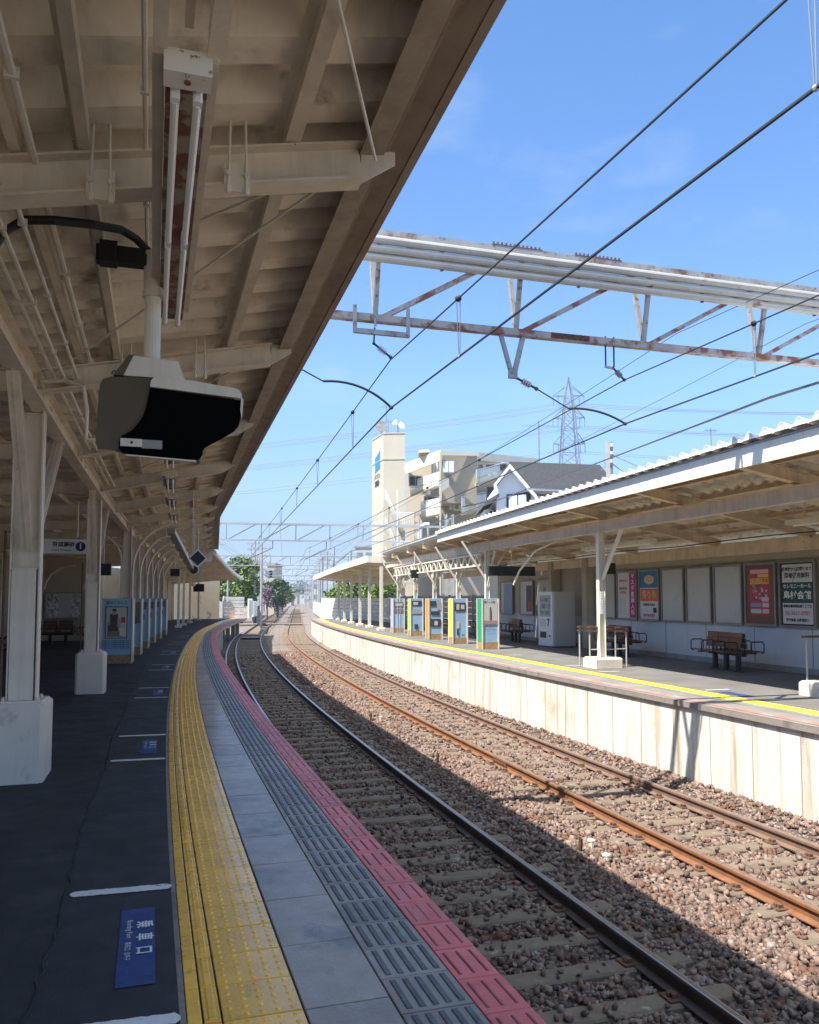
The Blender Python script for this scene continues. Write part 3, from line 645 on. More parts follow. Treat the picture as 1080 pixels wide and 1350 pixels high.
# ---------------------------------------------------------------- conduits along the roof
for d, r, lab, z, s0, s1 in ((-1.52, .012, 'thin cream conduit under the left roof beside the strip lamp', .20, -1, 5.75), (-2.02, .018, 'cream conduit clipped along the inner purlin of the left roof', .19, -1, 7.6), (-2.22, .016, 'thicker conduit bundle low along the column line of the left roof', .05, 4.2, 14.6), (-2.30, .016, 'second conduit beside the column line of the left roof', .07, 4.2, 14.6), (-2.12, .014, 'third conduit beside the column line of the left roof', .06, 4.2, 7.6)):
    b = MB(); b.tube([P(s, d, zb(d) + z) for s in rng(s0, s1, .8)], r, 7)
    for s in rng(s0 + .3, s1, 1.1): b.box(P(s, d, zb(d) + z), (r * 3.2, .02, r * 2.6), hd(s))
    build('cable_conduit', b, M['steel_l'], label=lab, cat='conduit')
# ---------------------------------------------------------------- strip lamps
def lampfix(s0, s1, d, z, lab, n=2, big=True):
    o = root('strip_lamp', P((s0 + s1) / 2, d, z), 0, lab, 'lamp', 'fluorescent strip lamps under the left canopy')
    b = MB(); b.bar(P(s0, d, z + .10), P(s1, d, z + .10), .05, .06); b.bar(P(s0, d - .10, z + .14), P(s1, d - .10, z + .14), .045, .07); b.bar(P(s0, d + .09, z + .14), P(s1, d + .09, z + .14), .045, .07); build('channel', b, M['steel'], o)
    b = MB(); b.prism([P(s0 + .02, d - .075, z + .060), P(s0 + .02, d + .075, z + .060), P(s0 + .02, d + .05, z + .068), P(s0 + .02, d - .05, z + .068)], P(s1, d) - P(s0, d)); build('reflector', b, M['rustpan'], o)
    L = (s1 - s0 - .1) / n
    for k in range(n):
        a = s0 + .06 + L * k
        for q in (-.040, .040):
            b = MB(); b.tube([P(a + .03, d + q, z), P(a + L - .03, d + q, z)], .0155, 10); build('tube', b, M['tubem'], o, smooth=False)
            for e_ in (a + .02, a + L - .02): b = MB(); b.bb(P(e_, d + q, z + .026), (.034, .045, .075), .008, hd(a)); build('socket', b, M['white'], o)
    return o
L1 = lampfix(2.92, 5.62, -1.365, 3.42, 'long twin tube lamp with rusty reflector, nearest the camera under the left roof')
b = MB(); b.box(P(2.90, -1.365, 3.47), (.165, .10, .085), hd(3)); build('end_box', b, M['rustplate'], L1)
b = MB(); b.tube([P(2.90, -1.365, 3.427), P(2.90, -1.365, 3.42)], .012, 10); build('screw', b, M['rail_o'], L1)
b = MB(); b.bar(P(-1, -1.46, 3.55), P(2.84, -1.46, 3.55), .05, .11); b.bar(P(-1, -1.27, 3.55), P(2.84, -1.27, 3.55), .06, .11); b.bar(P(-1, -1.365, 3.60), P(2.84, -1.365, 3.60), .03, .03); build('lamp_rail', b, M['steel'], L1)
for s, lab in ((7.5, 'twin tube lamp hanging behind the monitor hood under the left roof'), (10.4, 'twin tube lamp, third along the left roof'), (13.2, 'twin tube lamp, fourth along the left roof'), (16, 'twin tube lamp, fifth along the left roof'), (19, 'twin tube lamp, sixth along the left roof')):
    lampfix(s, s + 1.3, -1.33 + (s - 7) * .004, 3.40, lab, n=1)
for i, s in enumerate((23.5, 26.5, 29.5, 32.5, 35.5, 38.5)):
    b = MB(); b.bar(P(s, -1.15, 3.22), P(s + 1.3, -1.15, 3.22), .16, .05); o = build('strip_lamp', b, M['steel_l'], label=f'small white strip lamp far along the left roof, {ordn[i]} past the round speaker', cat='lamp', group='far strip lamps under the left canopy')
    b = MB(); b.tube([P(s, -1.15, 3.17), P(s + 1.3, -1.15, 3.17)], .02, 6); build('tube', b, M['tubem'], o)
# round ducted cable tray with round dark end + bracketed rail
b = MB(); b.bar(P(16.8, -1.30, 2.93), P(22.2, -.86, 2.36), .15, .10); build('cable_tray', b, M['frame'], label='dark sloping cable tray running to the round speaker under the left roof', cat='cable tray')
for k in range(5):
    s = 17.2 + k * 1.0; b = MB(); b.box(P(s, -1.39 + .082 * (s - 16.8), 2.90 - .105 * (s - 16.8)), (.09, .3, .07), hd(s)); build('junction_box', b, M['white'], label=f'small white box under the sloping cable tray, {ordn[k]} from the camera', cat='junction box', group='white boxes under the cable tray')
b = MB(); b.tube([P(22.0, -.80, 2.34), P(22.5, -.82, 2.38)], [.13, .10], 14); sp_ = build('horn_speaker', b, M['steel_l'], label='round loudspeaker with dark mouth hanging over the left platform', cat='loudspeaker')
b = MB(); b.tube([P(21.985, -.80, 2.34), P(21.99, -.80, 2.34)], .105, 14); build('speaker_mouth', b, M['black'], sp_); b = MB(); b.bar(P(22.3, -.8, 2.4), P(22.3, -.8, 3.7), .03, .03); build('hanger', b, M['steel'], sp_)
# diamond sign
s = 16.0; c = P(s, -.80, 2.36); a = hd(s); rt = Vector((math.cos(a), math.sin(a), 0)); fw = Vector((-math.sin(a), math.cos(a), 0)); uz = Vector((0, 0, 1))
o = root('diamond_sign', c, a, 'black diamond shaped sign with white border hanging over the left platform', 'sign')
def dia(r, f0, f1): b = MB(); b.prism([c + rt * r + fw * f0, c + uz * r + fw * f0, c - rt * r + fw * f0, c - uz * r + fw * f0], fw * (f1 - f0)); return b
build('border', dia(.175, 0, .02), M['white'], o); build('face', dia(.145, -.006, -.001), M['black'], o)
b = MB(); b.tube([c + uz * .17 + fw * .01, c + uz * .60 + fw * .01], .010, 6); b.tube([c - rt * .10 + uz * .08 + fw * .01, c - rt * .10 + uz * 1.3 + fw * .01], .008, 6); build('hanger', b, M['steel'], o)
# ---------------------------------------------------------------- monitor hood for the train driver
def PD(s, d, z): return P(s, d, z)
def K(s, d, z=0): return P(s * .91, -1.5 + (d + 1.5) * .91, 1.6 + (z - 1.6) * .91)
o = root('monitor_hood', K(5.6, -1.4, 2.5), 0, 'large hooded platform monitor with black opening hanging on a cream pipe from the left roof', 'monitor')
SB = 5.42                                                        # front plane
def ex(pts, s0, s1, mtn, nm, par=None):
    b = MB(); b.prism([K(s0, d, z) for d, z in pts], K(s1, -1.4) - K(s0, -1.4)); return build(nm, b, mtn, par or o)
# outer hood: side cheek towards the column, top, right cheek, back and floor around a deep dark recess
IN_ = [(-1.64, 2.63), (-1.59, 2.66), (-1.55, 2.71), (-1.52, 2.76), (-1.505, 2.81), (-1.495, 2.86), (-1.483, 2.945)]
OUT = [(-.9, 2.905), (-.904, 2.84), (-.91, 2.775), (-.922, 2.725), (-.95, 2.69), (-1.03, 2.635), (-1.09, 2.60), (-1.135, 2.572), (-1.147, 2.55), (-1.15, 2.525), (-1.165, 2.50), (-1.19, 2.488), (-1.22, 2.485), (-1.62, 2.507), (-1.65, 2.518), (-1.663, 2.54), (-1.665, 2.575), (-1.655, 2.61)]
ex([(-1.80, 2.58), (-1.79, 2.88), (-1.783, 2.95), (-1.765, 2.985), (-1.72, 3.003), (-1.475, 3.012)] + IN_[::-1] + [(-1.655, 2.60), (-1.675, 2.535), (-1.785, 2.54)], SB + .02, SB + .035, M['brn'], 'side_cheek')
ex([(-1.482, 2.95), (-1.478, 2.985), (-1.462, 3.01), (-1.43, 3.02), (-1.21, 3.008), (-.955, 2.98), (-.925, 2.97), (-.908, 2.95), (-.9, 2.915)], SB - .01, SB + .02, M['steel_l'], 'front_rim')
ex(IN_ + [(-.905, 2.905)] + [(x * .997 - .003 + .0, z + .006) for x, z in OUT[1:]], SB + .004, SB + .018, M['glass_b'], 'screen_recess')
ex([(-.893, 2.915), (-.897, 2.84), (-.903, 2.77)] + [(-.903, 2.775), (-.913, 2.84), (-.909, 2.915)], SB - .01, SB + .03, M['steel_l'], 'edge_trim')
ex([(-1.19, 2.480), (-1.62, 2.500), (-1.62, 2.507), (-1.19, 2.489)], SB - .01, SB + .03, M['steel_l'], 'bottom_trim')
ex([(-1.78, 2.97), (-1.50, 2.99), (-.95, 2.93), (-.95, 2.82), (-1.18, 2.66), (-1.24, 2.56), (-1.62, 2.57), (-1.76, 2.62)], SB + .04, SB + .42, M['brn'], 'housing')
b = MB(); b.box(K(SB - .004, -1.588, 2.583), (.118, .012, .045), hd(5.5)); build('label_plate', b, M['steel_l'], o)
b = MB(); b.box(K(SB - .004, -1.463, 2.578), (.114, .010, .05), hd(5.5)); build('grey_label', b, INKG, o)
b = MB(); b.tube([K(SB - .012, -1.585, 2.583), K(SB - .02, -1.585, 2.583)], .008, 8); build('lock', b, M['black'], o)
b = MB(); b.prism([K(SB + .02, -1.70, 3.018), K(SB + .02, -1.27, 3.018), K(SB + .02, -1.31, 3.135), K(SB + .02, -1.60, 3.15)], K(SB + .35, -1.4) - K(SB + .02, -1.4)); build('top_cowl', b, M['steel_l'], o)
b = MB(); b.prism([K(SB + .015, -1.705, 3.016), K(SB + .015, -1.645, 3.016), K(SB + .015, -1.585, 3.152), K(SB + .015, -1.615, 3.152)], K(SB + .1, -1.4) - K(SB + .02, -1.4)); build('cowl_side', b, M['brn'], o)
b = MB(); b.tube([K(5.62, -1.475, 3.14), K(5.62, -1.475, 3.62), K(5.62, -1.475, 3.623), K(5.62, -1.475, 3.90)], [.048, .048, .058, .058], 16); build('support_pipe', b, M['steel_l'], o, smooth=False)
b = MB(); b.tube([K(5.62, -1.475, 3.60), K(5.62, -1.475, 3.64)], .064, 14); b.tube([K(5.62, -1.475, 3.88), K(5.62, -1.475, 3.905)], .064, 14); build('pipe_collar', b, M['steel'], o)
b = MB(); b.box(K(5.62, -1.65, 3.86), (.34, .08, .10), hd(5.6)); b.box(K(5.60, -1.76, 3.86), (.10, .10, .13), hd(5.6)); build('clamp', b, M['black'], o)
for k in (-1.70, -1.60):
    b = MB(); b.tube([K(SB + .03, k + .014 * math.cos(t), 3.022 + .022 * math.sin(t)) for t in rng(0, math.pi, .5)], .004, 5); build('lifting_eye', b, M['clip'], o)
b = MB(); b.tube([P(4.62 + .49 * sm(-2.0, -1.5, d), -1.5 + (d + 1.5) * .81, 1.6 + (z - 1.6) * (.81 + .085 * sm(-2.0, -1.5, d))) for d, z in ((-2.60, 3.60), (-2.50, 3.76), (-2.40, 3.96), (-2.28, 4.06), (-2.1, 4.085), (-1.87, 4.09), (-1.70, 4.08), (-1.60, 4.03), (-1.52, 3.96), (-1.485, 3.90), (-1.478, 3.8))], .024, 10, m=0); build('black_cable', b, M['black'], label='thick black cable looping over the purlins into the monitor pipe', cat='cable', )
b = MB(); b.bar(P(5.75, -2.9, 3.66), P(5.75, -2.02, 3.74), .03, .05); build('cable_bracket', b, M['steel_l'], label='short cream bracket bar carrying the black cable loop', cat='bracket')
b = MB(); b.tube([P(7.5, -2.4, 3.45), P(7.45, -2.2, 3.46), P(7.4, -2.05, 3.40), P(7.4, -2.02, 3.2), P(7.4, -2.02, 2.95), P(7.4, -1.8, 2.95)], .018, 8); build('bent_conduit', b, M['steel'], label='bent conduit with junction dropping from the second rafter behind the monitor hood', cat='conduit')
# hanging station sign
s = 15.6; c = P(s, -3.19, 2.52); a = hd(s)
rt = Vector((math.cos(a), math.sin(a), 0)); fw = Vector((-math.sin(a), math.cos(a), 0)); o = root('station_sign', c, a, 'white hanging station sign with a navy disc numbered 1, behind the left columns', 'sign')
b = MB(); b.box(c, (.92, .06, .26), a); build('sign_board', b, M['white'], o); b = MB(); b.box(c + uz * .14, (.94, .075, .025), a); b.box(c - uz * .14, (.94, .075, .025), a); build('frame', b, M['frame'], o)
b = MB(); b.tube([c + rt * .36 - fw * .031, c + rt * .36 - fw * .036], .085, 24); build('number_disc', b, pm('navy', (.01, .015, .10)), o)
build('lettering', text_mb('1', .14, c + rt * .36 - fw * .037, rt, uz, bold=.004), M['white'], o)
build('lettering', text_mb('京成高砂', .092, c + rt * .08 + uz * .03 - fw * .031, rt, uz, bold=.003), INK, o); build('lettering', text_mb('Keisei Takasago', .05, c + rt * .05 - uz * .065 - fw * .031, rt, uz), INK, o)
for k in (-.3, .3): b = MB(); b.bar(c + rt * k + uz * .15, c + rt * k + uz * .8, .03, .02); build('hanger', b, M['steel'], o)
for i, (s, d, z) in enumerate(((21.2, -2.93, 2.30), (33, -1.6, 2.6))):
    b = MB(); b.box(P(s, d, z), (.35, .2, .28), hd(s)); x = build('departure_monitor', b, M['black'], label=['dark screen hanging behind the first info box column', 'small dark screen far along the left platform', 'dark box hanging among the arched brackets'][i], cat='screen')
    b = MB(); b.bar(P(s, d, z + .14), P(s, d, z + 1), .03, .03); build('hanger', b, M['steel'], x)
# ================================================================ right platform: canopy
def zr(d): return 3.90 - .19 * (d - 7.2)                         # underside of the right roof sheet
rc = root('platform_canopy', P(18, 9, 0), 0, 'cream canopy with wavy white roof edge over the opposite platform', 'canopy')
def rdeck(s0, s1, df, d1, zf, pitch=.36, amp=.06, n=8):
    q = rng(s0, s1, pitch / n); v = []; f = []
    for k, s in enumerate(q):
        dz = amp * math.cos(2 * math.pi * k / n)
        if dz > 0: dz *= 1.15
        for t in (0, .33, .66, 1): d = df(s) + (d1 - df(s)) * t; v.append(P(s, d, zf(s, d) + dz))
    for i in range(len(q) - 1):
        for k in range(3): f.append((i * 4 + k, i * 4 + k + 1, (i + 1) * 4 + k + 1, (i + 1) * 4 + k))
    N = len(v); mb = MB(); mb.v = v + [p + Vector((0, 0, .006)) for p in v]; mb.f = f + [tuple(i + N for i in reversed(x)) for x in f]; mb.m = [0] * len(f) + [1] * len(f)
    e = [i * 4 for i in range(len(q))]; B = len(mb.v); mb.v += [P(s, df(s) - .002, zf(s, df(s)) - .047) for s in q]
    for k_ in range(len(q) - 1): mb.f.append((B + k_, B + k_ + 1, e[k_ + 1], e[k_])); mb.m.append(1)
    for a_, c_ in zip(e, e[1:]): mb.f.append((a_, c_, c_ + N, a_ + N)); mb.m.append(1)
    return mb
build('roof_sheet', rdeck(2.0, 28.4, lambda s: FD(s) - .10, 12.6, lambda s, d: zr(d) + .115), [M['deck'], M['deck_w']], rc, smooth=True)
build('roof_sheet', rdeck(28.4, 43.0, lambda s: FD(s) + .10, 12.6, lambda s, d: zr(d) + .115), [M['deck'], M['deck_w']], rc, smooth=True)
b = MB(); b.sweep([(0, 3.62), (.045, 3.62), (.045, 3.925), (0, 3.925)], rng(2, 28.4, .8), off=FD); build('fascia', b, M['fascia_w'], rc)
b = MB(); b.sweep([(-.012, 3.93), (.07, 3.93), (.07, 3.955), (-.012, 3.955)], rng(2, 43, .8), off=FD); build('edge_flashing', b, M['frame'], rc)
b = MB(); b.sweep([(.10, 3.80), (.17, 3.80), (.17, 3.925), (.10, 3.925)], rng(28.4, 43, .8), off=FD); build('edge_beam', b, M['steel'], rc)
rfr = [4.3, 7.6, 10.8, 14.0, 17.2, 20.6, 24.6, 27.8, 31.0, 34.1, 37.8, 41.5]
for s in rfr:
    b = MB(); b.ibeam(P(s, FD(s) + .05, zr(FD(s)) - .14), P(s, 11.6 if s < 20 else 11.3, zr(11.6) - .14), .14, .20); build('rafter', b, M['steel_r'], rc)
for d in (8.33,):
    b = MB(); b.ibeam(P(2, d, 3.27), P(2.1, d, 3.27), .12, .26)
    for a_, c_ in zip([2] + rfr, rfr): b.ibeam(P(a_, d, 3.27), P(c_, d, 3.27), .13, .27)
    build('longitudinal_beam', b, M['steel_r'], rc)
for d in (7.35, 7.95, 8.9, 9.7, 10.5, 11.2):
    b = MB()
    for a_, c_ in zip(rfr, rfr[1:]):
        o_ = (FD(a_) - 7.1) if d < 8 else 0; b.bar(P(a_, d + o_, zr(d) + .02), P(c_, d + o_, zr(d) + .02), .05, .09); b.bar(P(a_, d + o_ - .05, zr(d) - .03), P(c_, d + o_ - .05, zr(d) - .03), .07, .01)
    build('purlin', b, M['steel_r'], rc)
b = MB()
for a_, c_ in zip(rfr, rfr[1:]): b.bar(P(a_, 11.48, 2.76), P(c_, 11.48, 2.76), .05, .30)
build('wall_head_beam', b, M['steel_r'], rc)
for i, (s, d) in enumerate(((11.0, 9.35), (17.2, 8.33))):
    b = MB(); colprof(b, s, d, .2, 3.13, .14, .16); c = build('column', b, M['steel_l'], rc)
    build('concrete_base', plinth(s + .05, d + .05 if i else d - .08, .72 if i else 1.0, .62, .24), M['conc_w'], c)
    b = MB(); b.bar(P(s + .05, d + .02, 2.05), P(s + .55 - 1.6 * (1 - i), d + .95, 3.4), .07, .05) if i else b.bar(P(s, d, 1.9), P(s - .9, d - .1, 3.2), .09, .03)
    b.bar(P(s - .05, d + .02, 2.05), P(s - 1.0, d + .0, 3.14), .07, .05); build('brace', b, M['steel_l'], c)
    if i: 
        b = MB(); b.box(P(s - .09, d - .03, 1.50), (.07, .012, .52), hd(s)); n_ = build('name_plate', b, M['white'], c)
        a = hd(s); rt = Vector((math.cos(a), math.sin(a), 0)); fw = Vector((-math.sin(a), math.cos(a), 0))
        for k, ch in enumerate('けいせいたかさご'): build('lettering', text_mb(ch, .055, P(s - .098, d - .03, 1.71 - .06 * k), rt, uz), pm('navy', (.01, .015, .10)), c)
for i, s in enumerate((24.9, 28.0, 31.2, 34.4, 37.9)):
    d = 8.33; b = MB(); colprof(b, s, d, 0, 3.13, .12, .14); c = build('column', b, M['steel_l'], rc)
    b = MB(); b.bar(P(s, d, 2.15), P(s, d - .85, 3.42), .05, .06); b.bar(P(s, d, 2.15), P(s, d + .7, 3.2), .05, .06); build('brace', b, M['steel_l'], c)
    b = MB(); b.bar(P(s, d, 1.9), P(s + .75, d, 3.1), .05, .05); b.bar(P(s, d, 1.9), P(s - .75, d, 3.1), .05, .05); build('brace', b, M['steel_l'], c)
b = MB(); s0, s1 = 24.9, 37.9
def LT(s, z): return P(s, 8.10, z)
qs = rng(s0, s1, .65)
for a_, c_ in zip(qs, qs[1:]):
    b.bar(LT(a_, 3.02), LT(c_, 3.02), .06, .05); b.bar(LT(a_, 2.66), LT(c_, 2.66), .06, .05); m_ = (a_ + c_) / 2; b.bar(LT(a_, 2.66), LT(m_, 3.02), .025, .045); b.bar(LT(m_, 3.02), LT(c_, 2.66), .025, .045)
build('lattice_beam', b, M['steel_l'], rc)
def z3(s): return LIN([(41, 3.42), (52, 3.23), (64, 2.98)], s)
for s in (40.6, 44.3, 48.0, 52.2, 56.5, 61.0):
    b = MB(); hh = 3.2 if s < 41 else z3(s) + .08; b.box(P(s, 8.0, hh / 2), (.15, .15, hh), hd(s)); c = build('column', b, M['steel_l'], rc); build('concrete_base', plinth(s, 8.0, .4, .4, .14), M['conc_w'], c)
# far low canopy
rc2 = root('platform_canopy', P(52, 8, 0), 0, 'low pale fascia canopy at the far end of the opposite platform', 'canopy')
def e3(s): return LIN([(41, 7.3), (50, 6.9), (64, 6.25)], s)
def z3(s): return LIN([(41, 3.42), (52, 3.23), (64, 2.98)], s)
b = MB(); fq = rng(41, 64, 1.0)
for s in fq: b.v += [P(s, e3(s), z3(s)), P(s, e3(s) + .06, z3(s)), P(s, e3(s) + .06, z3(s) + .34), P(s, e3(s), z3(s) + .34)]
for i in range(len(fq) - 1):
    for k in range(4): j = (k + 1) % 4; b.f.append((i * 4 + k, i * 4 + j, (i + 1) * 4 + j, (i + 1) * 4 + k))
L_ = 4 * (len(fq) - 1); b.f += [(3, 2, 1, 0), (L_, L_ + 1, L_ + 2, L_ + 3)]; b.m = [0] * len(b.f)
b.bar(P(41, 7.33, 3.59), P(41, 8.6, 3.55), .06, .34); build('fascia', b, M['fascia_w'], rc2)
build('roof_sheet', rdeck(41, 64, lambda s: e3(s) + .06, 12.2, lambda s, d: z3(s) + .24 - .09 * (d - 7)), [M['deck'], M['deck_w']], rc2, smooth=True)
for s in rng(42, 63, 3): b = MB(); b.bar(P(s, e3(s) + .1, z3(s) + .10), P(s, 12, z3(s) - .35), .08, .12); build('rafter', b, M['steel'], rc2)
# clutter under the right roof
for i, (s, d, z, L, lab) in enumerate(((9.2, 9.6, 2.98, 3.2, 'long cream strip light housing under the near part of the opposite roof'), (16.5, 9.3, 2.92, 3.4, 'strip light housing left of the square plinth column'), (23.0, 9.6, 2.86, 2.2, 'strip light housing above the vending machine'))):
    b = MB(); b.bar(P(s, d, z), P(s + L, d, z), .22, .09); o = build('strip_lamp', b, M['steel_l'], label=lab, cat='lamp'); b = MB(); b.tube([P(s + .1, d, z - .06), P(s + L - .1, d, z - .06)], .018, 8); build('tube', b, M['tubem'], o)
    b = MB(); b.bar(P(s + .4, d, z), P(s + .4, d, z + .5), .02, .02); b.bar(P(s + L - .4, d, z), P(s + L - .4, d, z + .5), .02, .02); build('hanger', b, M['steel'], o)
for i, (s, d, z, sz, lab) in enumerate(((20.3, 10.2, 2.42, (.34, .22, .30), 'black speaker box under the opposite roof left of the near column'), (24.2, 8.9, 2.46, (1.55, .14, .30), 'long black departure board behind the green faced info box'), (33.2, 8.0, 2.62, (.28, .2, .34), 'dark signal lamp cluster by the lattice beam'))):
    b = MB(); b.box(P(s, d, z), sz, hd(s)); o = build(['loudspeaker', 'departure_board', 'signal_lamp'][i], b, M['black'], label=lab, cat=['loudspeaker', 'display board', 'lamp'][i]); b = MB(); b.bar(P(s - .0, d, z + .1), P(s, d, z + .8), .03, .03); build('hanger', b, M['steel'], o)
b = MB(); b.tube([P(22.6, 8.33, 2.0), P(22.3, 8.4, 2.4), P(21.6, 8.6, 2.95), P(20.8, 8.9, 3.2)], .03, 8); build('bent_pipe', b, M['steel_l'], label='bent cream pipe under the opposite roof beside the first info box column', cat='pipe')
b = MB(); b.tube([P(s, 10.4, 2.86 + .02 * math.sin(s)) for s in rng(5, 32, 1)], .014, 6); build('cable_conduit', b, M['wire'], label='thin dark conduit running under the opposite roof', cat='conduit')
# ---------------------------------------------------------------- right wall with poster frames
def WD(s): return 11.80 if s < 19.2 else 11.50
def wallseg(nm, s0, s1, d, z0, z1, mt, th=.10, lab=None, cat='wall'):
    b = MB(); b.sweep([(d, z0), (d + th, z0), (d + th, z1), (d, z1)], rng(s0, s1, .9)); return build(nm, b, mt, label=lab, cat=cat)
wl = wallseg('platform_wall', 4, 33.5, 11.74, 0, 1.0, M['wallp'], .14, 'long pale panelled wall behind the benches of the opposite platform')
b = MB(); b.sweep([(11.76, 1.0), (11.88, 1.0), (11.88, 2.95), (11.76, 2.95)], rng(4, 33.5, .9)); build('upper_panel', b, M['wallc'], wl)
b = MB(); b.sweep([(11.66, 0), (11.74, 0), (11.74, .12), (11.66, .12)], rng(4, 33.5, .9)); build('kerb', b, M['conc_d'], wl)
for s in rng(5, 33, 1.85): b = MB(); b.box(P(s, 11.738, .56), (.006, .02, .86), hd(s)); build('panel_joint', b, M['frame'], wl)
for s in (24.15, 26.9): b = MB(); b.box(P(s, 11.55, 1.45), (.35, .3, 2.9), hd(s)); build('pilaster', b, M['wallc'], wl)
def onwall(s, z, k=0.0): return P(s, 11.70 - k, z)
def poster(s0, s1, z0, z1, mt, lab, fr=.05):
    o = root('poster_frame', onwall((s0 + s1) / 2, z0), hd(s0), lab, 'poster frame')
    b = MB()
    for a_, c_, e_, g_ in ((s0, s1, z0, z0 + fr), (s0, s1, z1 - fr, z1), (s0, s0 + fr, z0 + fr, z1 - fr), (s1 - fr, s1, z0 + fr, z1 - fr)):
        b.prism([onwall(a_, e_), onwall(c_, e_), onwall(c_, g_), onwall(a_, g_)], onwall(s0, 0, .05) - onwall(s0, 0))
    build('frame', b, M['frame'], o)
    b = MB(); b.prism([onwall(s0 + fr, z0 + fr, .0), onwall(s1 - fr, z0 + fr, .0), onwall(s1 - fr, z1 - fr, .0), onwall(s0 + fr, z1 - fr, .0)], onwall(s0, 0, .02) - onwall(s0, 0)); build('board', b, mt, o)
    return o
def pq(o, s0, s1, z0, z1, mt, k=.024, nm='printed_area'):
    b = MB(); b.quad(onwall(s0, z0, k), onwall(s1, z0, k), onwall(s1, z1, k), onwall(s0, z1, k)); return build(nm, b, mt, o)
def wt(o, txt, size, s, z, mt, vert=False, k=.027, bold=.002, sx=1.0):
    rt = (onwall(s - .1, z) - onwall(s + .1, z)); 
    if vert:
        for i, ch in enumerate(txt): build('lettering', text_mb(ch, size, onwall(s, z - i * size * 1.08, k), rt, uz, bold=bold, sx=sx), mt, o)
    else: build('lettering', text_mb(txt, size, onwall(s, z, k), rt, uz, bold=bold, sx=sx), mt, o)
Z0, Z1 = .97, 2.42
# s grows to the left in the picture
o = poster(14.12, 15.24, Z0, Z1, M['black'], 'green and white ceremony hall poster with Japanese lettering, rightmost on the wall'); 
pq(o, 14.22, 15.14, 1.95, 2.34, pm('poster_paper', (.66, .64, .60))); pq(o, 14.22, 15.14, 1.50, 1.95, pm('poster_green', (.015, .075, .05))); pq(o, 14.22, 15.14, 1.05, 1.50, pm('poster_paper', (.66, .64, .60)))
wt(o, '御通夜から御葬儀まで', .088, 14.68, 2.23, INK, bold=.003); wt(o, '斎場使用無料', .125, 14.68, 2.09, INK, bold=.003)
wt(o, 'セレモニーホール', .105, 14.68, 1.86, INKW, bold=.002); wt(o, '島村会館', .19, 14.68, 1.66, INKW, bold=.004, sx=1.1)
wt(o, '葛飾区高砂駅前通り二丁目', .07, 14.68, 1.43, INK); wt(o, '03-3657-0983', .13, 14.68, 1.28, INKR, bold=.001); wt(o, '年中無休 24時間受付', .075, 14.68, 1.13, INK)
o = poster(15.34, 16.42, Z0, Z1, pm('poster_brown', (.20, .085, .045)), 'poster with red, pink and yellow blocks on a brown board, second from the right')
pq(o, 15.55, 16.24, 1.22, 2.28, pm('poster_red', (.45, .05, .08))); pq(o, 15.58, 16.21, 2.17, 2.26, pm('poster_pink', (.75, .45, .5)), .026); pq(o, 15.58, 16.22, 1.93, 2.06, pm('poster_yellow', (.75, .55, .03)), .026); wt(o, 'スタッフ募集', .10, 15.9, 1.995, INKR, k=.029)
pq(o, 15.58, 15.95, 2.08, 2.155, pm('poster_yellow', (.75, .55, .03)), .026)
r2 = random.Random(4); pc = [pm('pc%d' % i, c) for i, c in enumerate(((.55, .42, .38), (.08, .08, .10), (.6, .55, .5), (.35, .12, .15), (.25, .3, .35)))]
for k in range(26): x, z = r2.uniform(15.62, 16.1), r2.uniform(1.52, 1.88); pq(o, x, x + r2.uniform(.03, .09), z, z + r2.uniform(.03, .08), pc[k % 5], .026 + .0002 * k, 'photo_patch')
for z in (1.26, 1.40, 1.53): pq(o, 15.58, 15.80, z, z + .10, pm('poster_pink', (.75, .45, .5)), .033)
pq(o, 15.84, 16.2, 1.40, 1.50, pc[4], .033); pq(o, 15.84, 16.2, 1.26, 1.36, pc[2], .033)
o = poster(16.52, 17.62, Z0, Z1, M['board'], 'empty pale poster board, third frame from the right'); o = poster(17.72, 18.82, Z0, Z1, M['board'], 'empty pale poster board, fourth frame from the right'); o = poster(18.92, 20.02, Z0, Z1, M['board'], 'empty pale poster board right of the blue and orange poster')
o = poster(20.12, 21.22, Z0, Z1, pm('poster_paper', (.66, .64, .60)), 'blue and orange poster with a white text field')
pq(o, 20.17, 21.17, 1.90, 2.37, pm('poster_blue', (.03, .18, .36))); pq(o, 20.2, 21.14, 1.52, 1.88, pm('poster_orange', (.65, .14, .04)))
b = MB(); c = onwall(20.66, 2.13, .026); rt = (onwall(20.1, 0) - onwall(20.3, 0)).normalized(); b.add([c] + [c + rt * .26 * math.cos(t) + uz * .13 * math.sin(t) for t in rng(0, 6.2832, .35)][:-1], [(0, i, i % 18 + 1) for i in range(1, 19)]); build('printed_shape', b, pm('poster_cream', (.62, .5, .28)), o)
wt(o, 'ミニ', .15, 20.62, 2.13, INKR, k=.03); wt(o, '祭り市', .24, 20.66, 1.69, pm('poster_cream', (.62, .5, .28)), k=.028)
wt(o, 'お買物券 進呈中', .085, 20.68, 1.42, INK); wt(o, '高砂駅前商店会', .085, 20.68, 1.12, INKR); pq(o, 20.28, 20.46, 1.2, 1.34, INK, .026)
o = poster(21.32, 22.52, Z0, Z1, pm('poster_paper', (.66, .64, .60)), 'white poster with a magenta strip reading a clinic name')
pq(o, 21.38, 21.78, 1.03, 2.36, pm('poster_magenta', (.45, .01, .16))); wt(o, 'マスダ産婦人科', .165, 21.58, 2.25, INKW, vert=True, k=.028, sx=1.15)
pq(o, 21.9, 22.38, 1.86, 1.95, INKG); wt(o, '産科 婦人科', .08, 22.14, 2.12, INKR); wt(o, '診療時間', .085, 22.14, 1.77, INKR)
for k in range(7): wt(o, '○ ○ ／ ○ ○', .06, 22.14, 1.62 - .08 * k, INKG, bold=0)
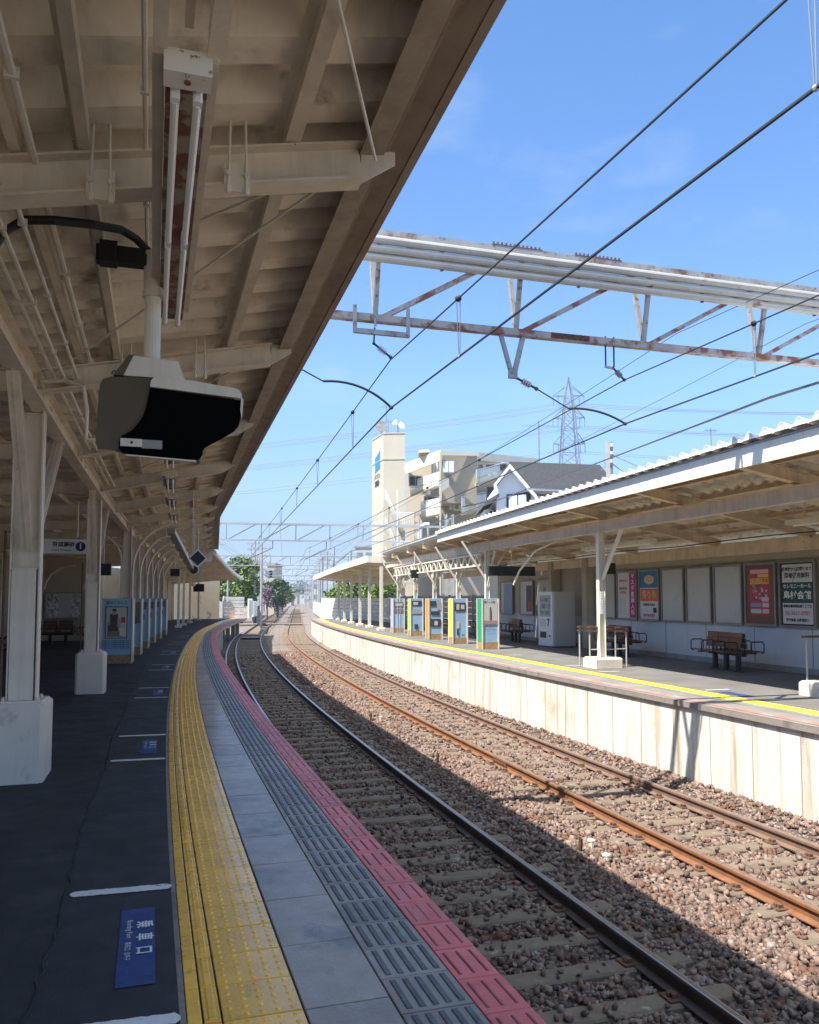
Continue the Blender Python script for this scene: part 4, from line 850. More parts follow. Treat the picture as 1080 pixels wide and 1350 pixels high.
poster(22.62, 23.95, Z0, Z1, M['board'], 'empty pale poster board behind the square plinth column')
o = poster(27.3, 28.9, .95, 2.3, M['board'], 'poster with a small grey picture, left of the vending machine'); pq(o, 27.85, 28.35, 1.15, 2.15, pc[0], .026); pq(o, 27.95, 28.2, 1.4, 2.0, pc[4], .03)
o = poster(29.2, 30.6, .95, 2.3, pm('poster_paper', (.66, .64, .60)), 'poster with dark figures behind the green faced info box'); pq(o, 29.3, 29.9, 1.1, 2.1, pc[1], .026); pq(o, 29.4, 29.7, 1.2, 1.5, pm('poster_red', (.45, .05, .08)), .03)
o = poster(31.4, 32.9, .95, 2.3, pm('poster_paper', (.66, .64, .60)), 'pale blue poster behind the yellow faced info box'); pq(o, 31.5, 32.5, 1.0, 2.2, pm('poster_sky', (.25, .38, .55)), .026)
# grey slatted fences further on
def slat(nm, pts, z0, z1, mt, lab, npan=1.8, gaps=5, cat='fence'):
    o = root(nm, pts[0], 0, lab, cat); b = MB(); pb = MB()
    for p, q in zip(pts, pts[1:]):
        L = (q - p).length; n_ = max(1, int(L / npan))
        for k in range(n_):
            a_, c_ = p.lerp(q, k / n_), p.lerp(q, (k + 1) / n_); h = (z1 - z0) / gaps
            for j in range(gaps): b.bar(a_ + uz * (z0 + h * (j + .5) - p.z), c_ + uz * (z0 + h * (j + .5) - p.z), .05, h * .88)
            pb.bar(a_ + uz * (z0 - p.z), a_ + uz * (z1 + .03 - p.z), .12, .12)
    build('slats', b, mt, o); build('posts', pb, mt, o); return o
slat('slatted_wall', [P(34.5, 11.6), P(44, 11.3), P(54, 10.9)], 0, 1.75, M['fence_g'], 'grey concrete slat wall behind the far columns of the opposite platform', 1.8, 6)
slat('slatted_wall', [P(54.5, 10.8), P(62, 9.6), P(66, 7.0)], 0, 1.65, M['fence_w'], 'white slatted screen at the far end of the opposite platform', 1.7, 6)
# ---------------------------------------------------------------- benches
def bench(loc, rz, lab, n=3, cat='bench'):
    key = ('bench', n)
    if key in protos: return copy_tree(protos[key], loc=loc, rz=rz, label=lab)
    o = root('platform_bench', (0, 0, 0), 0, lab, cat, 'brown slatted platform benches'); protos[key] = o; W = .50
    for side in (1, -1):
        for k in range(n):
            x = (k - (n - 1) / 2) * W
            b = MB()
            for j in range(4): y = side * (.08 + .10 * j + .03); b.box((x, y, .42 + .006 * j), (W - .03, .085, .022))
            build('seat', b, M['wood'], o)
            b = MB()
            for j in range(3): z = .56 + .115 * j; y = side * (.075 - .022 * j); b.box((x, y, z), (W - .03, .022, .105))
            build('backrest', b, M['wood'], o)
            for e in (-.18, .18): b = MB(); b.bar((x + e, side * .055, .40), (x + e, side * .020, .82), .02, .012); build('back_support', b, M['black'], o)
        for x in [(k - n / 2) * W for k in range(n + 1)]:
            b = MB(); pts = [(x, side * .16, .41), (x, side * .16, .62), (x, side * .19, .655), (x, side * .42, .655), (x, side * .46, .62), (x, side * .46, .43), (x, side * .40, .40)]; b.tube(pts, .014, 6); build('armrest', b, M['black'], o)
    b = MB(); b.bar((-n * W / 2, 0, .37), (n * W / 2, 0, .37), .10, .06)
    for x in (-.5, 0, .5): b.bar((x, -.42, .39), (x, .42, .39), .04, .03)
    build('under_beam', b, M['black'], o)
    for x in (-.5, 0, .5):
        b = MB(); b.box((x, 0, .18), (.09, .09, .36)); b.box((x, 0, .008), (.26, .12, .016)); build('leg', b, M['black'], o)
    o.location = loc; o.rotation_euler = (0, 0, rz); return o
bench(P(15.9, 10.75), hd(16) + R_(82), 'brown slatted bench with black arm loops under the poster boards, nearest on the opposite platform')
bench(P(20.7, 10.75), hd(20) + R_(82), 'brown slatted bench behind the square plinth column')
bench(P(28.5, 10.7), hd(28) + R_(84), 'brown slatted bench behind the green faced info box'); bench(P(32.0, 10.7), hd(32) + R_(84), 'brown slatted bench behind the yellow faced info box')
bench(P(35.6, 10.4), hd(35) + R_(84), 'brown slatted bench behind the orange faced info box')
bench(P(30.5, -5.6), hd(30) + R_(2), 'brown slatted bench seen between the two left columns'); bench(P(29.5, -4.0), hd(30) + R_(88), 'brown slatted bench half hidden behind the second left column')
bench(P(21.5, -5.5), hd(24) + R_(88), 'brown slatted bench at the left edge behind the first column')
# litter-catching white specks under the bench
# ---------------------------------------------------------------- vending machine
s, d = 25.3, 10.95; a = hd(s) + R_(4); c = P(s, d); rt = Vector((math.cos(a), math.sin(a), 0)); fw = Vector((-math.sin(a), math.cos(a), 0))
o = root('vending_machine', c, a, 'white vending machine standing against the opposite platform wall', 'vending machine')
b = MB(); b.bb(c + uz * .93, (.78, 1.0, 1.78), .02, a); build('cabinet', b, M['board'], o)
FX = c - rt * .392
b = MB(); b.box(FX - rt * .03 + uz * .93, (.06, .98, 1.78), a); dr = build('door', b, M['white'], o)
lf = FX - rt * .062
def vq(y0, y1, z0, z1, mt, nm): b = MB(); b.prism([lf + fw * y0 + uz * z0, lf + fw * y0 + uz * z1, lf + fw * y1 + uz * z1, lf + fw * y1 + uz * z0], -rt * .006); return build(nm, b, mt, dr)
vq(-.36, .38, 1.0, 1.70, pm('dim_window', (.42, .44, .44)), 'display_window')
for j in range(3):
    for k in range(8): vq(-.32 + .085 * k, -.27 + .085 * k, 1.06 + .21 * j, 1.20 + .21 * j, pc[(k * 3 + j) % 5], 'bottle')
vq(-.02, .34, .66, .93, pm('panel_grey', (.6, .6, .58)), 'button_panel'); vq(-.05, .36, .30, .50, M['black'], 'delivery_slot'); vq(-.34, -.24, .34, .40, M['black'], 'coin_return')
build('lettering', text_mb('7', .32, lf - fw * .22 - rt * .008 + uz * .80, -fw, uz, bold=.012), INK, dr)
for k in (-1, 1):
    for j in (-1, 1): b = MB(); b.box(c + rt * .3 * k + fw * .38 * j + uz * .02, (.06, .06, .04), a); build('foot', b, M['black'], o)
# ---------------------------------------------------------------- rail guards round the columns
for i, (s, d, lab) in enumerate(((17.25, 8.6, 'small brown railed leaning shelf round the square plinth column'), (11.0, 9.16, 'leaning rail round the column at the right edge of the photo'))):
    a = hd(s); c = P(s, d); rt = Vector((math.cos(a), math.sin(a), 0)); fw = Vector((-math.sin(a), math.cos(a), 0)); o = root('leaning_rail', c, a, lab, 'railing')
    for x in (-.55 if not i else -.05, .40 if not i else .9):
        b = MB(); b.tube([c + rt * x + fw * .0 + uz * .0, c + rt * x + uz * .95], .019, 8); build('post', b, M['pipe'], o)
        b = MB(); b.tube([c + rt * x + fw * .5, c + rt * x + fw * .5 + uz * .95], .019, 8); build('post', b, M['pipe'], o)
    for z in (.93, .84) if not i else (.95,):
        b = MB(); q0, q1 = (-.6, .45) if not i else (-.12, .95)
        b.bar(c + rt * q0 + uz * z, c + rt * q1 + uz * z, .07, .035); b.bar(c + rt * q0 + fw * .5 + uz * z, c + rt * q1 + fw * .5 + uz * z, .07, .035); build('top_rail', b, M['clip'] if not i else M['wood'], o)
    b = MB(); b.tube([c + rt * (-.55 if not i else -.05) + uz * .42, c + rt * (.4 if not i else .9) + uz * .42], .014, 6); build('mid_rail', b, M['pipe'], o)
# ---------------------------------------------------------------- info boxes round the columns
def infobox(s, d, w_, dp, side, lab, faces, left):
    a = hd(s); c = P(s, d); rt = Vector((math.cos(a), math.sin(a), 0)); fw = Vector((-math.sin(a), math.cos(a), 0)); H = 1.6
    o = root('info_box', c, a, lab, 'info panel', 'blue info boxes on the left platform' if left else 'info boxes on the opposite platform')
    b = MB(); b.box(c + uz * .11, (w_ - .01, dp - .01, .22), a); build('wooden_base', b, M['wood_l'], o)
    b = MB(); b.bb(c + uz * (H + .22) / 2, (w_ - .03, dp - .03, H - .22), .005, a); build('blue_panel', b, M['panelb'], o)
    b = MB()
    for x in (-1, 1):
        for y in (-1, 1): b.box(c + rt * x * w_ / 2 + fw * y * dp / 2 + uz * H / 2, (.035, .035, H), a)
    build('corner_trim', b, M['fascia_w'] if left else M['conc_w'], o)
    sg = 1 if left else -1
    b = MB(); b.box(c + rt * sg * (w_ / 2 - .006) + uz * (H + .22) / 2, (.012, dp - .05, H - .24), a); build('coloured_side', b, side, o)
    f0 = c - fw * (dp / 2 - .008)
    for q in faces:
        if q[0] == 'q': _, x0, x1, z0, z1, mt = q; b = MB(); b.quad(f0 + rt * x0 * w_ - fw * q_k[0] + uz * z0, f0 + rt * x1 * w_ - fw * q_k[0] + uz * z0, f0 + rt * x1 * w_ - fw * q_k[0] + uz * z1, f0 + rt * x0 * w_ - fw * q_k[0] + uz * z1); build('printed_area', b, mt, o)
        else: _, t, size, x, z, mt = q; build('lettering', text_mb(t, size, f0 + rt * x * w_ - fw * (q_k[0] + .002) + uz * z, rt, uz, bold=.001), mt, o)
        q_k[0] += .0012
    return o
q_k = [.010]
pale = pm('paper_grey', (.50, .50, .46)); skin = pm('photo_skin', (.45, .30, .22)); drk = pm('photo_dark', (.05, .05, .055)); redp = pm('poster_red', (.45, .05, .08))
def person_print(x, z, sc, coat):
    out = [('q', x - .05 * sc, x + .05 * sc, z + .30 * sc, z + .40 * sc, skin), ('q', x - .055 * sc, x + .055 * sc, z + .37 * sc, z + .42 * sc, drk), ('q', x - .10 * sc, x + .10 * sc, z + .10 * sc, z + .30 * sc, coat), ('q', x - .14 * sc, x + .12 * sc, z - .08 * sc, z + .10 * sc, drk)]
    return out
side_l = pm('cream_side', (.62, .60, .50), .4)
q_k[0] = .010
infobox(21.75, -2.62, .74, .62, side_l, 'nearest blue info box, with a framed photo of a seated person in black',
    [('q', -.36, .34, .60 + .02, 1.40, drk), ('q', -.33, .31, .64, 1.38, pale)] + [('q', -.30, .20, .66, .80, pm('photo_wood', (.22, .16, .12))), ('q', -.28, .06, .80, 1.02, pm('photo_brown', (.10, .05, .04))), ('q', -.22, .04, 1.0, 1.22, drk), ('q', -.13, -.02, 1.20, 1.34, skin), ('q', -.14, -.01, 1.28, 1.35, drk), ('q', -.26, -.2, .95, 1.15, skin), ('q', .02, .12, .9, 1.12, pm('photo_grey', (.35, .35, .34))), ('q', .14, .27, 1.0, 1.14, redp), ('q', .1, .28, .68, .86, pm('photo_pale', (.6, .58, .55)))] +
    [('t', '昔のくらしと', .085, .0, 1.49, INK)] + [('t', '町に暮らす人々の道具と風景 高砂の記憶', .036, -.02, .56 - .045 * k, pm('ink_blue', (.09, .14, .22))) for k in range(5)], True)
for i, (s, cs) in enumerate(((24.85, (.52, .48, .55)), (28.05, (.55, .60, .62)), (31.25, (.45, .60, .62)), (34.3, (.58, .62, .62)), (37.55, (.52, .54, .66)))):
    q_k[0] = .010
    infobox(s, -2.55 + .02 * i, .66, .60, pm('left_side%d' % i, cs), f'blue info box with dark picture strip, {ordn[i + 1]} along the left platform', [('q', -.1, .44, .9, 1.50, pm('photo_olive', (.16, .17, .09))) if i == 0 else ('q', .0, .4, 1.25, 1.48, pm('photo_brown2', (.2, .12, .09)))] + [('q', .05, .3, .92 if i else .88, 1.1, drk)], True)
RB = ((24.85, (.01, .28, .13), 'green'), (28.05, (.75, .75, .04), 'yellow'), (31.3, (.70, .26, .02), 'orange'), (34.4, (.42, .62, .04), 'lime'), (38.1, (.42, .38, .75), 'lilac'))
for i, (s, cs, nm) in enumerate(RB):
    q_k[0] = .010
    fc = {0: [('q', -.42, .42, .78, 1.55, pale), ('t', '暮らしの服', .075, -.05, 1.48, INK), ('q', -.42, .42, .78, .90, pm('photo_pink', (.35, .22, .2))), ('q', -.06, .06, .92, 1.25, pm('photo_dress', (.12, .14, .12))), ('q', .02, .08, .92, 1.2, pm('photo_maroon', (.18, .04, .06))), ('q', -.04, .04, 1.25, 1.32, drk), ('t', '高砂の昔と今 衣服の移り変わり', .04, 0, .70, pm('ink_blue', (.09, .14, .22))), ('t', '明治大正昭和の写真より', .04, 0, .62, pm('ink_blue', (.09, .14, .22)))],
          1: [('q', -.35, .40, 1.15, 1.45, drk), ('q', -.25, -.05, 1.2, 1.4, pale), ('q', .05, .3, 1.22, 1.38, pale), ('q', -.25, -.05, .55, .80, pm('photo_skin2', (.5, .5, .45))), ('q', -.22, -.08, .30, .52, drk), ('t', '道具', .06, .2, .3, INK)],
          2: [('q', -.40, .05, 1.3, 1.5, drk), ('q', .1, .4, 1.15, 1.5, pm('photo_grey', (.35, .35, .34))), ('q', -.35, .3, .95, 1.1, drk), ('q', -.4, .4, .5, .8, drk), ('q', -.1, .15, .55, .72, pale)],
          3: [('q', -.4, .4, 1.3, 1.5, drk), ('q', -.3, .1, 1.33, 1.45, pale), ('q', -.4, .42, .95, 1.12, pm('photo_grey', (.35, .35, .34))), ('q', -.2, .1, .3, .5, drk)],
          4: [('q', -.42, .42, 1.2, 1.42, pm('photo_brown2', (.2, .12, .09))), ('q', -.3, .35, 1.26, 1.36, pale), ('q', -.42, .42, .95, 1.1, pm('photo_wood', (.22, .16, .12)))]}[i]
    infobox(s, 8.33, .54, .50, pm('side_' + nm, cs), f'info box with {nm} face towards the tracks on the opposite platform', fc, False)
# ================================================================ left back wall, boards
b = MB(); pts = [P(6, -7.6), P(20, -7.6), P(36, -7.4), P(45, -6.4), P(52, -4.9), P(65, -4.3)]
def wallpoly(pts, z0, z1, th=.1):
    mb = MB()
    for p, q in zip(pts, pts[1:]): mb.bar(p + uz * ((z0 + z1) / 2 - p.z), q + uz * ((z0 + z1) / 2 - q.z), th, z1 - z0)
    return mb
lw = build('back_wall', wallpoly(pts, 0, 3.3), M['wallc'], label='cream panelled back wall behind the left platform columns', cat='wall')
ew = build('end_wall', wallpoly([P(66, -4.4), P(66.8, -1.0)], 0, 3.0), M['wallc'], label='pale end wall closing the far end of the left platform', cat='wall')
for p, q in zip(pts, pts[1:]):
    n_ = int((q - p).length / 1.9)
    for k in range(n_):
        c = p.lerp(q, (k + .5) / max(1, n_)); b = MB(); t = (q - p).normalized(); u = Vector((t.y, -t.x, 0)); b.bar(c + u * .07 , c + u * .07 + uz * 3.2, .06, .08); build('wall_post', b, M['steel'], lw)
def lboard(s, w_, z0, z1, mt, lab, sub):
    p = P(s, -7.30); a = hd(s) + R_(90) * 0; t = (P(s + 1, -7.3) - P(s - 1, -7.3)).normalized(); u = Vector((t.y, -t.x, 0)); o = root('poster_frame', p + uz * z0, 0, lab, 'poster frame')
    def q(y0, y1, a0, a1, k, m_, nm): b = MB(); b.prism([p + t * y0 + uz * a0 + u * k, p + t * y1 + uz * a0 + u * k, p + t * y1 + uz * a1 + u * k, p + t * y0 + uz * a1 + u * k], u * .02); build(nm, b, m_, o)
    q(-w_ / 2, w_ / 2, z0, z1, 0, M['frame'], 'frame'); q(-w_ / 2 + .06, w_ / 2 - .06, z0 + .06, z1 - .06, .012, mt, 'board')
    for y0, y1, m_ in sub: q(y0, y1, z0 + .12, z1 - .1, .024 + .002 * (y0 > 0), m_, 'poster')
gp_ = mat('grey_poster', (.38, .37, .38), .5, var=.8, scale=7, spots=((.75, .74, .74), 9, .5, .03))
lboard(24, 5.5, .6, 2.0, M['board'], 'framed board with a patterned grey poster at the left edge', [(-2.5, 2.4, gp_)])
cw = build('cross_wall', wallpoly([P(33.6, -9.5), P(33.6, -4.55)], 0, 3.15), M['wallc'], label='cream cross wall with a framed board behind the benches of the left platform', cat='wall')
for k in (-6.45, -4.65):
    b = MB(); b.bar(P(33.5, k, 0), P(33.5, k, 3.1), .10, .08); build('wall_post', b, M['steel_l'], cw)
for d0, d1, z0, z1 in ((-6.35, -5.25, 1.95, 2.85), (-4.95, -4.45, 1.95, 2.45)):
    b = MB(); b.tube([P(33.35, d0 + (d1 - d0) * (1 - math.cos(t)), z0 + (z1 - z0) * math.sin(t)) for t in rng(0, 1.5708, .16)], .05, 6); build('arched_strut', b, M['steel'], cw)
o = root('poster_frame', P(33.45, -5.5, .8), hd(33), 'framed board with two grey patterned posters on the cross wall between the left columns', 'poster frame')
def cq(d0, d1, z0, z1, k, m_, nm): b = MB(); b.prism([P(33.45 - k, d0, z0), P(33.45 - k, d1, z0), P(33.45 - k, d1, z1), P(33.45 - k, d0, z1)], P(33.43, -5) - P(33.45, -5)); build(nm, b, m_, o)
cq(-6.36, -4.98, .82, 1.84, 0, M['frame'], 'frame'); cq(-6.30, -5.04, .87, 1.79, .012, M['board'], 'board'); cq(-6.26, -5.85, .92, 1.75, .024, gp_, 'poster'); cq(-5.42, -5.08, .92, 1.75, .026, gp_, 'poster')
# something white on the end wall: figure 2 and a lamp
a = hd(66); c = P(66.3, -2.5); rt = (P(66.8, -1.0) - P(66, -4.4)).normalized(); 
build('lettering', text_mb('2', .9, c + uz * 1.5 - Vector((-rt.y, rt.x, 0)) * .09, rt, uz, bold=.01), INKG, ew)
b = MB(); b.box(P(60, -2.0, 2.35), (.75, .12, .55), hd(60)); build('dark_sign', b, M['black'], label='dark hanging panel near the end wall of the left platform', cat='sign')
for i, (s, d, z) in enumerate(((58, -2.2, 2.55), (27.5, -1.35, 3.05))):
    b = MB(); b.ball(P(s, d, z), .16 if i == 0 else .08, 10, 6, sc=(1, 1, .8)); b.tube([P(s, d, z + .05), P(s, d, z + .6)], .015, 5); build('globe_lamp', b, M['white'], label=['white round lamp in front of the dark panel far along the left platform', 'small white lamp among the arches under the left roof'][i], cat='lamp')
b = MB(); p = P(21.5, -2.0, 1.75)
slat('slatted_screen', [P(67.2, -.7), P(67.5, .9)], 0, 1.75, M['fence_w'], 'bright white slatted screen at the end of the left platform', 1.6, 6)
slat('slatted_screen', [P(68.5, 1.2), P(80, 1.0)], 0, 1.55, M['fence_w'], 'pale panel screen behind the end of the left platform', 3, 1)
slat('slatted_screen', [P(82, .9), P(86, 1.1)], -.2, 1.3, M['fence_w'], 'short white slatted screen beside the dark fence', 2, 5)
slat('lineside_fence', [P(88, 1.3, -1), P(110, -.6, -1), P(150, -1.2, -1)], -1.3, .4, M['fence_d'], 'dark lineside fence beside the near track past the station', 2.5, 4)
slat('lineside_wall', [P(68, 7.2, -1), P(100, 8.6, -1), P(180, 8.6, -1)], -1.3, .9, M['fence_w'], 'pale lineside wall running on past the opposite platform', 3, 2)
# ================================================================ catenary
MAST_L, MAST_R = -9.5, 14.2
def gantry(s, first, lab, grp='catenary gantries over the tracks'):
    o = root('catenary_gantry', P(s, 2, 0), 0, lab, 'gantry', grp); zl, zt, dp = 5.17, 6.18, .22
    nodes = [-8.2 + 2.1 * k for k in range(11)] if not first else [1.17 + 1.955 * k for k in range(-5, 7)]
    r = .028
    mg, mr = (M['gal'], M['galr']) if first else (M['gal_p'], M['gal_p'])
    b = MB(); b.bar(P(s, MAST_L, zl), P(s, MAST_R, zl), .11, .09) ; build('lower_chord', b, mr, o)
    for k in (-1, 1): b = MB(); b.bar(P(s + k * dp, MAST_L, zt), P(s + k * dp, MAST_R, zt), .10, .10); build('upper_chord', b, mg, o)
    for d in nodes:
        for k in (-1, 1): b1 = MB(); b1.bar(P(s, d, zl), P(s + k * dp, d, zt), .055, .055); build('web_strut', b1, mg, o)
        b2 = MB(); b2.bar(P(s, d + .10, zl + .03), P(s - dp, d + 1.80, zt - .03), .065, .06); build('diagonal', b2, mr, o)
        if first: b2 = MB(); b2.bar(P(s - dp, d, zt), P(s + dp, d + .9, zt), .04, .04); build('cross_brace', b2, mr, o)
    if first:
        for k, z in enumerate((6.085, 5.975, 5.865)):
            b = MB(); b.tube([P(s - dp - .07 + .02 * k, MAST_L + 2, z), P(s - dp - .07 + .02 * k, MAST_R, z)], .052, 10); build('cable_pipe', b, M['pipe'], o)
        for d in [-6 + 1.955 * k for k in range(10)]: b = MB(); b.bar(P(s - dp - .02, d + .17, 5.80), P(s - dp - .02, d + .17, 6.22), .03, .04); build('pipe_clamp', b, M['clip'], o)
        for d0 in (4.4, 3.2):
            b = MB(); b.bar(P(s - dp - .03, d0 - .52, 6.235), P(s - dp - .03, d0 + .2, 6.235), .05, .012)
            for k in range(12): b.tube([P(s - dp - .04, d0 - .5 + .06 * k, 6.23), P(s - dp - .04, d0 - .5 + .06 * k, 6.27)], .016, 6)
            build('splice_plate', b, M['clip'], o)
        b = MB(); b.bar(P(s - .058, 3.62, 5.17), P(s - .058, 4.2, 5.17), .012, .075)
        for k in range(12): b.tube([P(s - .06, 3.66 + .045 * k, 5.17 + .02 * (-1) ** k), P(s - .085, 3.66 + .045 * k, 5.17 + .02 * (-1) ** k)], .012, 6)
        build('splice_plate', b, M['clip'], o)
        # bracket frame over the near track
        b = MB(); c_ = s - .09
        b.bar(P(c_, 0.884, 5.291), P(c_, 0.884, 4.955), .05, .05); b.bar(P(c_, 1.582, 5.309), P(c_, 1.582, 4.955), .05, .05); b.bar(P(c_, 0.866, 4.964), P(c_, 1.599, 4.964), .05, .06); b.bar(P(c_, 1.149, 5.044), P(c_, 1.149, 5.15), .03, .03); build('drop_bracket', b, mg, o)
        b = MB(); b.bar(P(s, 2.897, 5.15), P(s, 3.056, 4.602), .05, .05); b.bar(P(s, 3.233, 5.15), P(s, 3.092, 4.602), .06, .06); b.box(P(s, 3.074, 4.585), (.12, .05, .08), hd(s)); b.bar(P(s, 2.827, 5.15), P(s, 3.357, 5.132), .10, .02); build('drop_bracket', b, mg, o)
    for d in (MAST_L, MAST_R):
        b = MB()
        for q in (-.22, .22):
            for k in (-.22, .22): b.bar(P(s + k, d + q, -1.5), P(s + k, d + q, 7.0), .06, .06)
        for j in range(14):
            z = -1.4 + .6 * j
            for k in (-.22, .22): b.bar(P(s + k, d - .22, z), P(s + k, d + .22, z + .55), .03, .03)
        build('lattice_mast', b, mg, o)
    return o
GS = [9.97, 51.2, 90.5, 130, 170, 212, 258, 310]
for i, s in enumerate(GS):
    gantry(s, i == 0, ['rusty white catenary gantry crossing overhead just ahead of the camera', 'thin grey catenary gantry just past the far canopies', 'third catenary gantry down the line', 'fourth catenary gantry down the line', 'fifth catenary gantry down the line', 'sixth catenary gantry down the line', 'seventh catenary gantry down the line', 'farthest catenary gantry down the line'][i])
def insul(nm, p, q, lab, r=.035):
    o = root(nm, p, 0, lab, 'insulator'); b = MB(); b.tube([p, q], .014, 6); build('core', b, M['wire'], o); b = MB(); t = (q - p)
    for k in range(5): c = p + t * (.3 + .09 * k); b.tube([c, c + t.normalized() * .012], [r * 1.25, r], 10)
    build('discs', b, M['pipe'], o); b = MB(); b.ball(q, .025, 6, 4); b.ball(p, .022, 6, 4); build('end_fitting', b, M['wire'], o)
s = 9.97
insul('insulator', P(s - .05, 1.14, 4.832), P(s - .05, 1.361, 4.673), 'ribbed insulator holding the near messenger wire below the square bracket frame')
b = MB(); b.tube([P(s - .09, 1.14, 5.026), P(s - .05, 1.14, 4.832)], .012, 6); build('suspension_rod', b, M['wire'], label='short rod between square bracket frame and insulator', cat='rod')
o = root('suspension_rod', P(s, 4.549, 4.779), 0, 'pair of dark rods hanging under the gantry above the far track', 'rod')
for k in (-.06, .07): b = MB(); b.tube([P(s, 4.54 + k, 5.25), P(s, 4.54 + k, 4.83)], .012, 6); build('rod', b, M['wire'], o)
b = MB(); b.bar(P(s, 4.469, 4.823), P(s, 4.61, 4.805), .03, .03); build('yoke', b, M['pipe'], o)
insul('insulator', P(s, 4.593, 4.814), P(s, 4.769, 4.655), 'ribbed insulator holding the messenger wire of the far track')
# steady arms
def steady(pa, pi, pb, pc, pd, lab, ins=True):
    o = root('steady_arm', pa, 0, lab, 'steady arm')
    if ins:
        b = MB(); b.tube([pa, pi], .016, 6); build('stay', b, M['wire'], o); b = MB(); t = (pi - pa)
        for k in range(4): c = pa + t * (.42 + .09 * k); b.tube([c, c + t.normalized() * .02], [.045, .035], 10)
        build('insulator_discs', b, M['pipe'], o); b = MB(); b.ball(pi, .03, 6, 4); build('joint', b, M['wire'], o)
    b = MB(); b.tube([pi, pb], .009, 6); build('pull_wire', b, M['wire'], o)
    b = MB(); n = 10; pts = []
    for k in range(n + 1): t = k / n; pts.append(pb * (1 - t) ** 2 + pc * 2 * t * (1 - t) + pd * t * t)
    b.tube(pts, .016, 8); build('curved_arm', b, M['wire'], o); b = MB(); b.ball(pd, .028, 8, 5); build('clamp', b, M['wire'], o)
steady(P(9.97, 3.07, 4.58), P(9.97, 3.42, 4.43), P(9.97, 3.90, 4.19), P(9.95, 4.35, 4.24), P(9.95, 4.76, 4.03), 'curved steady arm with insulator pushing the contact wire of the far track')
steady(P(9.97, 0, 4.5), P(9.97, .1, 4.50), P(9.97, .50, 4.31), P(9.95, 1.0, 4.37), P(9.95, 1.38, 4.03), 'curved steady arm pushing the contact wire of the near track', False)
CW1 = [(-22, 1.1), (9.95, 1.38), (51.2, 1.55), (90.5, 1.7), (130, 1.5), (170, 1.7), (212, 1.5), (310, 1.6)]
CW2 = [(-22, 4.2), (9.95, 4.76), (51.2, 5.0), (90.5, 4.95), (130, 5.1), (170, 4.95), (212, 5.1), (310, 5.0)]
def wire_mb(sup, z, sag, r, n=10):
    b = MB()
    for (s0, d0), (s1, d1) in zip(sup, sup[1:]):
        p, q = P(s0, d0, z), P(s1, d1, z); b.tube([p.lerp(q, k / n) - uz * sag * 4 * (k / n) * (1 - k / n) for k in range(n + 1)], r, 5, cap=False)
    return b
build('contact_wire', wire_mb(CW1, 4.03, .0, .011), M['wire'], label='contact wire over the near track', cat='overhead wire'); build('contact_wire', wire_mb(CW2, 4.03, .0, .011), M['wire'], label='contact wire over the far track', cat='overhead wire')
MS1 = [(-22, 1.1), (9.95, 1.37), (51.2, 1.6), (90.5, 1.7), (130, 1.6), (170, 1.7), (212, 1.6), (310, 1.6)]
MS2 = [(-22, 4.2), (9.95, 4.76), (51.2, 5.05), (90.5, 5.0), (130, 5.1), (170, 5.0), (212, 5.1), (310, 5.0)]
build('messenger_wire', wire_mb(MS1, 4.65, .10, .009), M['wire'], label='messenger wire above the contact wire of the near track', cat='overhead wire'); build('messenger_wire', wire_mb(MS2, 4.65, .10, .009), M['wire'], label='messenger wire above the contact wire of the far track', cat='overhead wire')
def onw(sup, z, sag, s):
    for (s0, d0), (s1, d1) in zip(sup, sup[1:]):
        if s <= s1: t = (s - s0) / (s1 - s0); return P(s0, d0, z).lerp(P(s1, d1, z), t) - uz * sag * 4 * t * (1 - t)
def hanger(sup_c, sup_m, sag, s, lab):
    a_, c_ = onw(sup_m, 4.65, sag, s), onw(sup_c, 4.03, 0, s); o = root('wire_hanger', c_, 0, lab, 'wire hanger', 'wire hangers between messenger and contact wires')
    b = MB(); b.tube([a_ + Vector((.018, 0, 0)), c_ + Vector((.005, 0, 0))], .0045, 4); b.tube([a_ - Vector((.018, 0, 0)), c_ - Vector((.005, 0, 0))], .0045, 4); build('loop', b, M['wire_l'], o)
    b = MB(); b.ball(a_, .035, 8, 5); build('clamp', b, M['black'], o); b = MB(); b.ball(c_, .018, 6, 4); build('clip', b, M['pipe'], o)
for k, s in enumerate((3.0, 7.6, 12.9, 17.5, 22, 27, 33, 40, 48)): hanger(CW1, MS1, .10, s, f'wire hanger over the near track, {ordn[k]} from the camera')
for k, s in enumerate((7.35, 16.5, 21, 26, 32, 40, 49)): hanger(CW2, MS2, .10, s, f'wire hanger over the far track, {ordn[k]} from the camera')
FE = [(-30, 7.3), (11.3, 8.3), (59, 8.6), (106, 8.5), (150, 8.5), (240, 8.5)]
o = build('feeder_cable', wire_mb(FE, 4.95, .1, .017), M['wire'], label='thick black feeder cable pair crossing in front of the opposite roof', cat='cable'); build('second_strand', wire_mb([(a_, c_ + .05) for a_, c_ in FE], 4.99, .14, .010), M['wire'], o)
for i, (sup, z, sg) in enumerate((([(-30, 6.0), (11.3, 6.55), (59, 7.6), (106, 7.6), (240, 7.8)], 5.9, .3), ([(-30, 8.4), (11.3, 9.1), (59, 9.8), (106, 9.6), (240, 9.6)], 6.3, .4), ([(-20, -3.2), (30, -1.2), (59, -.4), (106, -.3), (240, -.3)], 6.2, .5), ([(20, -1.6), (59, -1.0), (106, -.8), (240, -.8)], 6.5, .5))):
    build('line_wire', wire_mb(sup, z, sg, .006), M['wire'], label=['thin line wire high above the far track', 'thin line wire high above the opposite platform', 'thin line wire dropping behind the left roof edge', 'second thin line wire behind the left roof edge'][i], cat='overhead wire')
